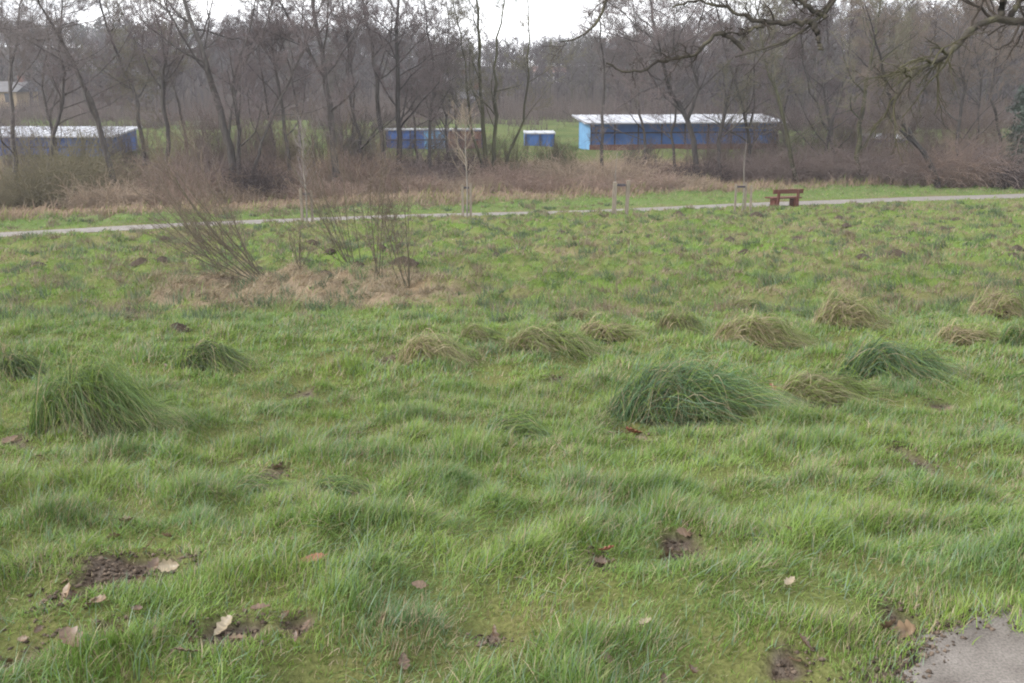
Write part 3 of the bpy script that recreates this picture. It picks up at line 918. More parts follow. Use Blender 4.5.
# evergreen at the right edge
r = np.random.default_rng(6)
b = at(1030, 176, 61); b[2] = zg(b[0], b[1])
root = empty('holly_tree', b)
tag(root, 'dense dark evergreen holly at the right edge beside the bare trees', 'tree')
stem = np.array([[0, 0, -.1], [0.05, 0, 2], [0, .1, 4], [.1, 0, 6.2]])
Ps = resample(stem, 12)
rr = np.linspace(.16, .03, 12)
P1, R1 = spawn(Ps[None], rr[None], 60, .05, .98, 70, 12, .28, .5, 5, .03, .1, r, rmin=.01)
V, F, _ = join_np([tubes(Ps[None], rr[None], 8), tubes(P1, R1, 4)])
link('trunk', mesh_np('trunk', V, F), M['bark'], root)
P2, R2 = spawn(P1, R1, 8, .3, 1, 50, 15, .5, .6, 4, .05, .15, r)
pts = P2.reshape(-1, 3)
pts = np.repeat(pts, 9, 0) + r.normal(size=(len(pts) * 9, 3)) * .11
V, F, c = leaf_cloud(pts, .075, np.array([.030, .052, .026]), r)
link('crown', mesh_np('crown', V, [F], c, False), M['leaf'], root)


# ------------------------------------------------------------------ thickets and scrub along the stream
def thicket(px, Y, w, h, col, seed, label, name='bramble_thicket', n=700, cat='thicket', group='thickets along the stream', py=188):
    r = np.random.default_rng(seed)
    b = at(px, py, Y + YADJ(px)); b[2] = zg(b[0], b[1])
    w *= 1.25 * (Y + YADJ(px)) / Y; h *= 1.0
    root = empty(name, b)
    tag(root, label, cat, group)
    a0 = r.random(n) * 6.283; q = np.sqrt(r.random(n))
    x = q * w * .42 * np.cos(a0); y = q * w * .22 * np.sin(a0)
    K = 7
    d = np.c_[.7 * np.cos(a0) * q + .35 * r.normal(size=n), .5 * np.sin(a0) + .3 * r.normal(size=n), np.full(n, 1.1)]
    d /= np.linalg.norm(d, axis=1, keepdims=True)
    P = np.empty((n, K, 3)); P[:, 0] = np.c_[x, y, zg(b[0] + x, b[1] + y) - b[2] - .05]
    ln = h * r.uniform(.4, 1.5, n) * (1 + .6 * fbm(x * 1.0 + seed, y, 1.3, 3, 2))
    for k in range(1, K):
        d = d + .14 * r.normal(size=d.shape) + np.array([0, 0, -.20 * k / K * 2.0]); d /= np.linalg.norm(d, axis=1, keepdims=True)
        P[:, k] = P[:, k - 1] + d * (ln / (K - 1))[:, None]
    R = np.linspace(.012, .006, K)[None, :] * r.uniform(.7, 1.4, (n, 1))
    V, F = tubes(P, R, 3)
    link('stems', mesh_np('stems', V, [F], flat_col(V, col, r, 0)), M['twig'], root)
    P2, R2 = spawn(P, R, 5, .2, 1, 50, 18, .32, .8, 3, .02, .2, r, rmin=.006)
    V, F = tubes(P2, R2, 3)
    C = flat_col(V, col * 1.1, r, 0)
    link('twigs', mesh_np('twigs', V, [F], C), M['twig'], root)
    return root


RB = np.array([0.225, 0.165, 0.135]); PB = np.array([0.180, 0.142, 0.130]); OB = np.array([0.150, 0.134, 0.088]); DB = np.array([0.075, 0.060, 0.058]); SB = np.array([0.36, 0.285, 0.215])
TH = [
    (395, 57.5, 5.0, .95, RB, 'low reddish bramble mound at the foot of the two tall straight trees'),
    (450, 56.5, 5.0, .85, SB * .7, 'low tan bramble mound right behind the sapling with a fan of twigs'),
    (530, 57, 5.5, 1.0, RB, 'low reddish bramble mound left of the broad pale mound'),
    (628, 57, 5.0, .95, RB * 1.1, 'low reddish bramble mound right of the broad pale mound'),
    (672, 57.5, 4.4, .8, SB * .7, 'low tan bramble mound in front of the crooked tree'),
    (232, 58.5, 4.4, .8, SB * .65, 'low tan bramble mound before the broad three stemmed tree'),
    (150, 58, 4.6, .9, RB, 'low reddish bramble mound at the left between path and leaning slender tree'),
    (318, 57, 4.6, .85, RB, 'low reddish bramble mound behind the coppiced shrubs'),
    (35, 60, 5.2, 2.5, OB, 'olive brown thicket below the left shed at the frame edge'),
    (85, 61, 4.0, 2.6, OB, 'tall olive thicket covering the middle of the left shed'),
    (105, 58, 3.4, 1.2, SB * .8, 'low pale brown bramble heap before the leaning tree on the left'),
    (165, 60, 4.4, 1.9, RB, 'reddish thicket below the gap right of the left shed'),
    (205, 61, 3.6, 2.2, PB, 'purple brown thicket left of the broad three stemmed tree'),
    (262, 59, 2.6, 1.7, DB, 'darkest low thicket at the foot of the broad three stemmed tree'),
    (300, 61, 3.4, 2.1, RB, 'reddish thicket behind the young white stemmed birch'),
    (352, 60, 3.2, 1.9, RB, 'reddish thicket between the thick forked trunk and the tilted tree'),
    (412, 60, 3.8, 1.6, PB, 'purple thicket under the middle blue shed'),
    (458, 61, 2.6, 1.7, DB, 'dark thicket left of the mossy many stemmed tree'),
    (505, 59, 4.6, 1.3, RB, 'low reddish bramble bank right under the mossy many stemmed tree'),
    (545, 62, 3.6, 1.7, OB * .9, 'olive thicket in front of the smallest blue shed'),
    (590, 59, 5.2, 1.9, SB * .75, 'broad pale bramble mound behind the stout double stakes'),
    (650, 62, 4.2, 1.5, RB, 'reddish thicket before the left half of the long shed'),
    (695, 61, 2.8, 1.4, DB, 'dark thicket at the foot of the crooked tree'),
    (745, 62, 4.0, 1.9, PB, 'purple thicket before the right half of the long shed'),
    (790, 61, 3.4, 2.0, PB * .9, 'purple brown thicket right behind the bench'),
    (836, 61, 3.6, 2.3, PB, 'tall purple thicket left of the ivy clad trunk'),
    (885, 60, 3.6, 2.1, PB * .85, 'dark purple thicket between ivy clad trunk and leaning dark tree'),
    (945, 60, 3.8, 2.4, RB * .9, 'reddish thicket under the leaning dark tree'),
    (985, 60, 3.4, 2.5, PB, 'tall purple thicket left of the dark evergreen'),
    (1020, 59, 2.6, 1.6, DB, 'dark low thicket at the foot of the evergreen'),
]
for k, (px, Y, w, h, c, lab) in enumerate(TH):
    thicket(px, Y, w, h, c, 3000 + k, lab)


def scrub(px, Y, w, h, col, seed, label):
    r = np.random.default_rng(seed)
    b = at(px, 185, Y + .8 * YADJ(px)); b[2] = zg(b[0], b[1])
    root = empty('scrub_bush', b)
    tag(root, label, 'bush', 'upright bushes along the stream')
    n = 70
    x = r.normal(size=n) * w * .2; y = r.normal(size=n) * w * .15
    d = np.c_[.16 * r.normal(size=n) + .22 * x / w * 2, .2 * r.normal(size=n), np.full(n, 1.)]; d /= np.linalg.norm(d, axis=1, keepdims=True)
    K = 8
    P = np.empty((n, K, 3)); P[:, 0] = np.c_[x, y, zg(b[0] + x, b[1] + y) - b[2] - .05]
    ln = h * r.uniform(.5, 1.1, n)
    for k in range(1, K):
        d = d + .08 * r.normal(size=d.shape) + np.array([0, 0, .05]); d /= np.linalg.norm(d, axis=1, keepdims=True)
        P[:, k] = P[:, k - 1] + d * (ln / (K - 1))[:, None]
    Rr = np.linspace(1, .35, K)[None, :] * r.uniform(.014, .034, (n, 1))
    V, F = tubes(P, Rr, 4)
    link('stems', mesh_np('stems', V, [F], flat_col(V, col * .9, r, 0)), M['twig'], root)
    P1, R1 = spawn(P, Rr, 10, .15, 1, 38, 14, .36, .5, 5, .05, .12, r, rmin=.007)
    P2, R2 = spawn(P1, R1, 6, .15, 1, 38, 14, .5, .6, 3, .04, .15, r, rmin=.0065)
    V, F, _ = join_np([tubes(P1, R1, 3), tubes(P2, R2, 3)])
    link('twigs', mesh_np('twigs', V, F, flat_col(V, col, r, 0)), M['twig'], root)


GB = np.array([.130, .110, .104])
SCR = [
    (28, 64, 3.2, 3.6, GB, 'grey upright bush veiling the shed at the left edge'),
    (78, 63, 3.6, 3.4, OB, 'olive upright bush before the middle of the left shed'),
    (128, 65, 2.6, 3.6, GB, 'grey upright bush at the right end of the left shed'),
    (178, 64, 3.2, 3.4, RB * .9, 'brown upright bush in the gap right of the left shed'),
    (214, 62, 3.4, 4.4, PB, 'purple upright bush just left of the broad three stemmed tree'),
    (258, 64, 3.4, 4.2, PB, 'purple upright bush just right of the broad three stemmed tree'),
    (292, 66, 2.8, 3.8, OB, 'olive upright bush behind the young white stemmed birch'),
    (345, 63, 3.4, 4.6, GB, 'grey upright bush between the thick forked trunk and the tilted tree'),
    (372, 66, 3.0, 4.6, PB, 'purple upright bush left of the middle blue shed'),
    (412, 66, 2.4, 3.2, GB * .9, 'grey upright bush across the left half of the middle shed'),
    (462, 66, 3.2, 4.4, PB, 'purple upright bush covering the right end of the middle shed'),
    (512, 66, 2.8, 3.6, OB * .9, 'olive upright bush left of the smallest blue shed'),
    (556, 68, 2.2, 2.4, OB * .9, 'low olive upright bush between the smallest shed and the long shed'),
    (640, 67, 2.4, 3.0, GB * .9, 'thin grey upright bush before the left third of the long shed'),
    (712, 66, 3.0, 4.2, PB, 'purple upright bush before the middle of the long shed'),
    (748, 66, 3.2, 4.2, PB * .9, 'dark purple upright bush before the right third of the long shed'),
    (784, 67, 3.4, 5.0, GB * .9, 'tall grey upright bush behind the bench'),
    (818, 66, 3.4, 5.0, OB * .9, 'tall olive upright bush right of the bench'),
    (850, 68, 3.4, 5.2, PB, 'tall purple upright bush behind the ivy clad trunk'),
    (884, 67, 3.4, 4.6, RB * .8, 'brown upright bush before the small half hidden shed'),
    (920, 66, 3.6, 5.2, PB, 'tall purple upright bush left of the strongly leaning dark tree'),
    (950, 67, 3.6, 5.0, RB * .85, 'tall brown upright bush right of the strongly leaning dark tree'),
    (985, 66, 3.8, 5.4, PB * 1.05, 'tallest purple upright bush left of the dark evergreen'),
]
for k, a_ in enumerate(SCR):
    scrub(a_[0], a_[1], a_[2], a_[3], a_[4], 3500 + k, a_[5])


# ------------------------------------------------------------------ sheds beyond the stream
def shed(loc, rz, w, d, hf, hb, label, face, end, nposts, plinth=.55, roofmat='roofwhite', rail=True, pale=None, oh=.35, brown=None):
    root = empty('field_shelter', loc, rz)
    tag(root, label, 'shed', 'blue sheds beyond the stream')
    t = .08
    m = MB(); m.box(0, w, 0, t, plinth, hf); m.build('front_wall', M[face], root)
    m = MB(); m.box(0, w, d - t, d, 0, hb); m.build('back_wall', M[face], root)
    for xa in (0.0, w - t):
        m = MB(); m.box(xa, xa + t, t + .003, d - t - .003, 0, hf, (hf + (hb - hf) * t / d, hb - (hb - hf) * t / d)); m.build('end_wall', M[end], root)
    m = MB(); m.box(-.04, w + .04, -.05, t + .02, 0, plinth - .003); m.build('plinth', M['brick'], root)
    sl_ = (hb - hf) / d
    m = MB()
    z0 = hf + .004 - sl_ * oh; z1 = hb + .004 + sl_ * oh
    B = [(-oh, -oh, z0), (w + oh, -oh, z0), (w + oh, d + oh, z1), (-oh, d + oh, z1)]
    m.hexa(B, [(x, y, z + .10) for x, y, z in B])
    nr = int(w / .6)
    for i in range(nr + 1):     # the sheets' laps
        x = -oh + .05 + (w + 2 * oh - .15) * i / nr
        B2 = [(x, -oh, z0 + .101), (x + .06, -oh, z0 + .101), (x + .06, d + oh, z1 + .101), (x, d + oh, z1 + .101)]
        m.hexa(B2, [(a, b_, c_ + .035) for a, b_, c_ in B2])
    m.build('roof', M[roofmat], root)
    for i in range(nposts):
        x = (w - .09) * i / (nposts - 1)
        m = MB(); m.box(x, x + .09, -.075, -.004, plinth, hf - .02); m.build('post', M['darkwood'], root)
    if rail:
        m = MB(); zz = plinth + (hf - plinth) * .52; m.box(.05, w - .05, -.045, -.003, zz, zz + .10); m.build('rail', M['darkwood'], root)
    if pale:
        m = MB(); m.box(pale[0], pale[1], -.03, -.002, plinth + .05, hf - .06); m.build('panel', M['bluepale'], root, label='brighter blue wall panel')
    if brown:
        m = MB(); m.box(brown[0], brown[1], -.03, -.002, plinth + .05, hf - .06); m.build('panel', M['brick'], root, label='brownish wall panel')
    return root


def gp(px, py, Y):
    p = at(px, py, Y); p[2] = zbase(p[0], p[1]) - .08
    return p


p = gp(590, 152, 73); p[2] = at(590, 152.5, 73)[2]
shed(p, math.radians(7), 14.0, 4.4, 2.05, 2.36, 'longest blue shed with white roof and pale end wall, behind the crooked tree', 'bluepaint', 'bluepale', 9, oh=.5)
p = gp(-76, 166, 71); p[2] = at(0, 167, 71)[2]
shed(p, math.radians(-2), 13.6, 4.4, 2.1, 2.48, 'dull blue shed with white roof cut off by the left edge', 'bluedark', 'bluedark', 8)
p = gp(386, 160, 76); p[2] = at(386, 159, 76)[2]
shed(p, math.radians(3), 7.4, 3.5, 2.1, 1.98, 'middle dull blue shed with a brighter panel behind the straight dark trunk', 'bluedark', 'bluedark', 5, pale=(2.9, 4.5), oh=.10, brown=(4.7, 7.2))
p = gp(525, 152, 78); p[2] = at(525, 152, 78)[2]
shed(p, math.radians(2), 2.3, 2.0, 1.35, 1.42, 'smallest blue shed between the mossy tree and the long shed', 'bluepaint', 'bluepaint', 3, .12, rail=False, oh=.05)
p = gp(868, 157, 80); p[2] = at(868, 157, 80)[2]
shed(p, math.radians(-3), 2.8, 2.0, 1.35, 1.6, 'small blue shed glimpsed behind the thickets right of the ivy clad trunk', 'bluedark', 'bluepaint', 3, .2, rail=False, oh=.1)


# ------------------------------------------------------------------ houses on the wooded hill
def house(px, py, Y, w, h, wall, roof, label, rz=0.0, gable=False):
    b = G(px, py + 3)
    k_ = b[1] / Y; w *= k_; h = max(2.0, h * k_)
    root = empty('house', b, rz)
    tag(root, label, 'house', 'houses among the trees on the hill')
    d = 7.0
    zgnd = float(zbase(b[0], b[1]) - b[2]) - .3
    m = MB(); m.box(-w / 2, w / 2, 0, d, min(zgnd, -.2), h); m.build('wall', M[wall], root)
    m = MB()
    rh = h * .6
    B = [(-w / 2 - .3, -.3, h + .003), (w / 2 + .3, -.3, h + .003), (w / 2 + .3, d + .3, h + .003), (-w / 2 - .3, d + .3, h + .003)]
    m.add(B + [(-w / 2 - .3, d / 2, h + rh), (w / 2 + .3, d / 2, h + rh)], [(0, 3, 2, 1), (0, 1, 5, 4), (2, 3, 4, 5), (0, 4, 3), (1, 2, 5)])
    rf = m.build('roof', M[roof], root)
    m = MB(); m.box(w * .25, w * .25 + .7, d / 2 - .3, d / 2 + .3, h + rh * .7, h + rh + .8); m.build('chimney', M['brick'], rf)
    nw = max(2, int(w / 2.6))
    for i in range(nw):
        x = -w / 2 + w * (i + .5) / nw
        for zz in ([.9] if h < 4 else [.9, 3.4]):
            m = MB(); m.box(x - .5, x + .5, -.05, -.003, zz, zz + 1.2); m.build('window', M['pane'], root)
    return root


HOUSES = [
    (100, 57, 215, 7.5, 3.4, 'wallwhite', 'slate', 'white house highest on the hill above the leaning left tree'),
    (90, 69, 190, 5.5, 1.8, 'wallwhite', 'slate', 'low white house below the highest white house'),
    (29, 72, 185, 3.2, 2.6, 'wallwhite', 'slate', 'small white house on the hill near the left edge'),
    (2, 106, 135, 4.2, 2.2, 'wallochre', 'slate', 'ochre house at the left edge just above the shed roof'),
    (466, 112, 145, 4.2, 2.2, 'wallochre', 'slate', 'ochre house left of the mossy many stemmed tree'),
    (452, 91, 180, 6, 2.0, 'wallwhite', 'slate', 'white house up the slope above the middle blue shed'),
    (549, 80, 200, 6, 2.0, 'wallwhite', 'tilered', 'red roofed house on the hill above the smallest blue shed'),
]
HC = []
for hx in HOUSES:
    house(*hx)
    HC.append((hx[0], hx[1], G(hx[0], hx[1] + 3)[1], hx[3] * FPX / hx[2] / 2 + 1))


# ------------------------------------------------------------------ the far wood: one mass
def far_wood():
    r = np.random.default_rng(77)
    Vs, Fs, Cs = [], [], []
    pos = []
    n = 0
    Y = 106 + (350 - 106) * r.random(6800) ** .9
    u = r.uniform(-.85, .85, 6800)
    for y, uu in zip(Y, u):
        x = uu * y
        if y < 128 + 12 * math.sin(uu * 23) + 7 * math.sin(uu * 61 + 1) and uu < 0.10: continue
        if r.random() > (.9 if y < 200 else .6): continue
        px = 512 + FPX * uu * .985
        hide = False
        for hx, hy, hY, hw in HC:
            if abs(px - hx) < hw + 2 and hY - 40 < y < hY + 10 and (y > hY - 4 or r.random() < .3): hide = True
        if hide: continue
        pos.append((x, y))
    pos = np.array(pos)
    h = r.uniform(5.0, 10.8, len(pos)) * np.where(pos[:, 1] < 200, .95, 1)
    h *= np.interp(pos[:, 0] / pos[:, 1], [-.6, -.1, .0, .1, .2, .5], [1.1, 1.05, .9, 1.05, 1.25, 1.5])
    h *= np.interp(pos[:, 1], [240, 320], [1, .74])
    zb = zbase(pos[:, 0], pos[:, 1])
    S = 95
    N = len(pos)
    tone = r.random((N, 1))
    tcol = np.array([.070, .061, .062]) * (1 - tone) + np.array([.058, .047, .047]) * tone
    ol = r.random(N) < .22
    tcol[ol] = np.array([.068, .062, .047])
    # trunks
    lean = r.normal(size=(N, 2)) * .06
    top = np.c_[pos + lean * h[:, None], zb + h]
    def needles(a, b, ra, col):
        m = len(a)
        d = b - a; d /= np.linalg.norm(d, axis=1, keepdims=True) + 1e-9
        p1 = np.cross(d, np.where(np.abs(d[:, 2:3]) > .8, [[1., 0, 0]], [[0, 0, 1.]])); p1 /= np.linalg.norm(p1, axis=1, keepdims=True) + 1e-9
        p2 = np.cross(d, p1)
        ra = ra[:, None]
        V = np.stack([a + p1 * ra, a - .5 * p1 * ra + .87 * p2 * ra, a - .5 * p1 * ra - .87 * p2 * ra, b], 1).reshape(-1, 3)
        o = (np.arange(m) * 4)[:, None]
        F = np.concatenate([o + np.array([[0, 1, 3]]), o + np.array([[1, 2, 3]]), o + np.array([[2, 0, 3]])], 0)
        return V, F, np.repeat(col, 4, 0)
    parts = [needles(np.c_[pos, zb - .2], top, h * .012, tcol * .85)]
    # limbs
    t = r.uniform(.22, .95, (N, 9))
    a = np.c_[pos, zb][:, None, :] + (top - np.c_[pos, zb])[:, None, :] * t[..., None]
    az_ = r.random((N, 9)) * 6.283
    l = h[:, None] * .36 * (1.2 - t * .8) * r.uniform(.7, 1.2, (N, 9))
    b = a + np.stack([np.cos(az_) * l * .75, np.sin(az_) * l * .75, l * r.uniform(.4, .9, (N, 9))], -1)
    parts.append(needles(a.reshape(-1, 3), b.reshape(-1, 3), np.repeat(h * .009, 9), np.repeat(tcol * .85, 9, 0)))
    # twigs
    w = r.uniform(.15, 1, (N, 9, 12))
    ta = a[:, :, None, :] + (b - a)[:, :, None, :] * w[..., None]
    d = r.normal(size=(N, 9, 12, 3)) * np.array([.8, .8, .5]) + np.array([0, 0, .55]); d /= np.linalg.norm(d, axis=3, keepdims=True)
    tl = (h[:, None, None] * .15 * r.uniform(.6, 1.3, (N, 9, 12)))[..., None]
    tb = ta + d * tl
    rr = np.repeat(np.interp(pos[:, 1], [100, 350], [.016, .034]), 108)
    parts.append(needles(ta.reshape(-1, 3), tb.reshape(-1, 3), rr, np.repeat(tcol, 108, 0)))
    # undergrowth at the front edge of the wood
    ne = 115000
    ey = np.where(r.random(ne) < .45, 100 + np.abs(r.normal(size=ne)) * 18, 118 + 110 * r.random(ne)); eu = r.uniform(-.85, .85, ne)
    kk = (eu > .08) | (ey > 118) | (fbm(eu * ey, ey, 7, 44, 2) > .12)
    ey, eu = ey[kk], eu[kk]
    ex = eu * ey; ez = zbase(ex, ey)
    A = np.c_[ex, ey, ez - .1]
    B = A + np.c_[r.normal(size=len(ex)) * .5, r.normal(size=len(ex)) * .5, r.uniform(.7, 2.6, len(ex)) * np.interp(ey, [110, 200], [1, 1.5])]
    parts.append(needles(A, B, np.interp(ey, [100, 220], [.02, .045]), np.tile([.072, .058, .052], (len(ex), 1)) * r.uniform(.7, 1.3, (len(ex), 1))))
    V = np.vstack([p[0] for p in parts]); C = np.vstack([p[2] for p in parts])
    o = 0; F = []
    for p in parts: F.append(p[1] + o); o += len(p[0])
    tag(link('far_wood', mesh_np('far_wood', V, [np.vstack(F)], C), M['twig']), 'leafless grey brown wood covering the hill behind the sheds', 'wood', kind='stuff')
    # dark evergreens along the skyline
    n = 260
    py_ = r.uniform(300, 352, n); pu = np.concatenate([r.uniform(-.56, -.30, 90), r.uniform(-.22, -.10, 70), r.uniform(.03, .16, 100)])
    x = pu * py_; z = zbase(x, py_)
    hh = r.uniform(6.5, 8.8, n)
    pts = []
    for i in range(n):
        m = 90
        q = r.random(m); rad = (1 - q) * 1.7 + .3; th = r.random(m) * 6.283
        pts.append(np.c_[x[i] + rad * np.cos(th) * np.sqrt(r.random(m)), py_[i] + rad * np.sin(th), z[i] + 1 + q * (hh[i] - 1)])
    V, F, c = leaf_cloud(np.vstack(pts), .42, np.array([.042, .055, .040]), r)
    tag(link('evergreen_belt', mesh_np('evergreen_belt', V, [F], c, False), M['leaf']), 'dark evergreen treetops along the crest of the hill', 'wood', kind='stuff')


far_wood()


# ------------------------------------------------------------------ overhanging oak, its trunk just outside the frame on the right
def oak():
    r = np.random.default_rng(42)
    Y0 = 15.5
    b = np.array([11.6, Y0 + .3, 0.]); b[2] = zg(b[0], b[1]) - .1
    root = empty('oak_tree', b)
    tag(root, 'gnarled old oak whose limbs hang into the top right of the view', 'tree')
    A = lambda px, py, Y=Y0: at(px, py, Y)
    trunk = [b, b + [0, 0, 1.6], b + [-.15, .05, 3.4], b + [-.1, 0, 5.2], b + [.1, .1, 7.5], b + [0, 0, 10.5]]
    fork = np.array(trunk[3])
    limbA = [b + [-.12, .04, 4.1], A(1090, -20), A(1060, 12), A(1024, 22), A(1008, 24), A(1000, 17), A(985, 17), A(972, 26, 15.4), A(962, 42, 15.3), A(946, 57, 15.2), A(930, 63, 15.1), A(912, 72, 15), A(902, 84, 14.9), A(895, 100, 14.9)]
    limbA2 = [A(1000, 17), A(1004, 2), A(1000, -25), A(990, -60)]
    limbA3 = [A(1008, 24), A(1016, 8), A(1024, -12), A(1034, -50)]
    limbB = [fork, A(1010, -150), A(930, -110), A(868, -50), A(842, -12), A(834, 6), A(826, 18), A(812, 22), A(798, 34), A(780, 47), A(757, 51), A(744, 50), A(735, 57)]
    limbB2 = [A(812, 22), A(818, 34, 15.4), A(822, 50, 15.3)]
    limbB3 = [A(744, 50), A(734, 40), A(722, 33), A(712, 34), A(704, 45), A(690, 56), A(660, 62), A(640, 70), A(622, 71), A(606, 63)]
    limbB4 = [A(812, 22), A(790, 22), A(770, 24), A(748, 18), A(722, 6), A(702, 0), A(690, 1), A(672, 8)]
    limbB5 = [A(826, 18), A(806, 6), A(796, -6), A(780, -30)]
    limbB6 = [A(770, 24), A(752, 30), A(738, 34), A(722, 33)]
    limbC = [A(868, -50), A(760, -60), A(660, -50), A(615, -20), A(606, 0), A(598, 22), A(588, 34), A(577, 40), A(569, 44), A(560, 42)]
    P = [(trunk, .42, .20), (limbA, .17, .030), (limbA2, .06, .03), (limbA3, .055, .03), (limbB, .22, .012), (limbB2, .055, .03), (limbB3, .045, .014), (limbB4, .055, .014), (limbB5, .05, .02), (limbB6, .03, .015), (limbC, .085, .012),
         ([fork + [0, 0, .6], b + [1.5, 1.5, 8], b + [3.5, 2.5, 10]], .16, .05), ([fork + [0, 0, 1.2], b + [-1.5, 2.0, 8.5], b + [-3.0, 3.5, 10.5]], .15, .05), ([fork + [.0, 0, 1.8], b + [.5, -2.0, 8.5], b + [1.5, -3.5, 10]], .15, .05)]
    tp = []; Ps = []; Rs = []
    for k, (pl, ra, rb) in enumerate(P):
        Q = resample(np.array(pl) - b, 26)
        Q[1:-1] += r.normal(size=(24, 3)) * (.016 if k else .03)
        rr = np.linspace(ra, rb, 26) * (1 + .10 * r.normal(size=26))
        if k in (1, 4): rr = rb + (ra - rb) * (1 - np.linspace(0, 1, 26)) ** 1.25 * (1 + .08 * r.normal(size=26))
        if k == 0: rr[0] *= 1.4
        if k: rr = rr * .86
        tp.append(tubes(Q[None], rr[None], 10))
        if k != 0 and k != 5: Ps.append(Q); Rs.append(rr)
    Ps = np.array(Ps); Rs = np.array(Rs)
    V, F, _ = join_np(tp)
    link('trunk', mesh_np('trunk', V, F), M['barkoak'], root)
    # smaller branches: crooked, drooping
    sel = slice(0, None)
    P1, R1 = spawn(Ps, Rs, 19, .25, .99, 52, 16, .17, .42, 8, -.03, .24, r, rmin=.0055)
    P2, R2 = spawn(P1, R1, 5, .2, 1, 48, 16, .58, .6, 6, -.02, .24, r, rmin=.0032)
    P3, R3 = spawn(P2, R2, 5, .2, 1, 46, 16, .55, .6, 4, .0, .24, r, rmin=.0024)
    # long hanging lichen covered sprays at the end of the right limb
    tip = Ps[0][None, 20:], Rs[0][None, 20:]
    H1, HR1 = spawn(Ps[0][None, 15:], Rs[0][None, 15:], 13, .1, 1, 40, 14, .55, .6, 10, -.04, .18, r, droop=.05, rmin=.007)
    H2, HR2 = spawn(H1, HR1, 5, .15, 1, 40, 14, .5, .6, 6, -.05, .2, r, rmin=.0045)
    H3, HR3 = spawn(H2, HR2, 5, .15, 1, 40, 14, .5, .7, 4, -.02, .2, r, rmin=.003)
    ck = np.array([.045, .038, .032]); lich = np.array([.066, .062, .038])
    parts = []
    for (a, bb, s, c) in [(P1, R1, 6, ck), (P2, R2, 4, ck), (P3, R3, 3, ck), (H1, HR1, 5, lich), (H2, HR2, 4, lich), (H3, HR3, 3, lich * .85)]:
        V, F = tubes(a, bb, s); parts.append((V, F, flat_col(V, c, r, .12)))
    V, F, C = join_np(parts)
    link('crown', mesh_np('crown', V, F, C), M['twig'], root)


oak()


# ------------------------------------------------------------------ staked saplings by the path
def stake_mb(x, y, h, w, lean=0):
    m = MB()
    B = [(x - w, y - w, -.2), (x + w, y - w, -.2), (x + w, y + w, -.2), (x - w, y + w, -.2)]
    m.hexa(B, [(a + lean, b_, h) for a, b_, _ in B])
    return m


def sapling(px, py, label, h, tr, stakes, col, bark, seed, crown=True, guard=False):
    r = np.random.default_rng(seed)
    b = G(px, py); b[2] = zg(b[0], b[1])
    root = empty('staked_sapling', b)
    tag(root, label, 'young tree', 'staked young trees by the gravel path')
    st = resample(np.array([[0, 0, -.1], [.03, 0, h * .3], [-.04, .02, h * .65], [.02, 0, h]]), 12)
    rr = np.linspace(tr, tr * .25, 12)
    V, F = tubes(st[None], rr[None], 7)
    link('trunk', mesh_np('trunk', V, [F]), M[bark], root)
    if crown:
        P1, R1 = spawn(st[None], rr[None], 30, .36, .98, 40, 10, .30, .5, 6, .10, .08, r, rmin=.011)
        P2, R2 = spawn(P1, R1, 6, .15, 1, 36, 12, .5, .6, 4, .06, .1, r, rmin=.009)
        V, F, _ = join_np([tubes(P1, R1, 4), tubes(P2, R2, 3)])
        link('crown', mesh_np('crown', V, F, flat_col(V, col, r, 0)), M['twig'], root)
    for (sx, sy, sh, sw) in stakes:
        so_ = stake_mb(sx, sy, sh, sw, r.normal() * .02).build('stake', M['stake'], root, bevel=.008)
    if len(stakes) >= 2:
        (x1, y1, h1, w1), (x2, y2, h2, w2) = stakes[:2]
        m = MB(); m.box(min(x1, x2) + w1 + .004, max(x1, x2) - w2 - .004, min(y1, y2) - .02, max(y1, y2) + .03, min(h1, h2) - .16, min(h1, h2) - .08)
        m.build('tie', M['darkwood'], root)
    return root


sapling(307, 224, 'young birch with pale stem staked by the path behind the coppiced shrubs', 3.5, .04, [(-.16, 0, 1.3, .05), (.2, .1, 1.2, .05)], TW['grey'] * 1.3, 'barkpale', 61)
sapling(467, 221, 'young tree with fan of twigs between two pale stakes left of centre', 4.4, .04, [(-.16, 0, 1.35, .05), (.15, .05, 1.4, .05)], np.array([.23, .19, .15]), 'barkpale', 62)
sapling(615, 217.5, 'bare whip sapling between two stout grey stakes', 2.6, .034, [(-.06, -.05, 1.35, .085), (.50, .1, 1.42, .075)], TW['grey'], 'barkpale', 63, crown=False)
sapling(742, 212.5, 'thin whip sapling among three slim stakes left of the bench', 3.2, .030, [(-.33, 0, 1.2, .045), (.13, .05, 1.25, .045), (.36, -.1, 1.15, .045)], TW['grey'], 'barkpale', 64, crown=False)


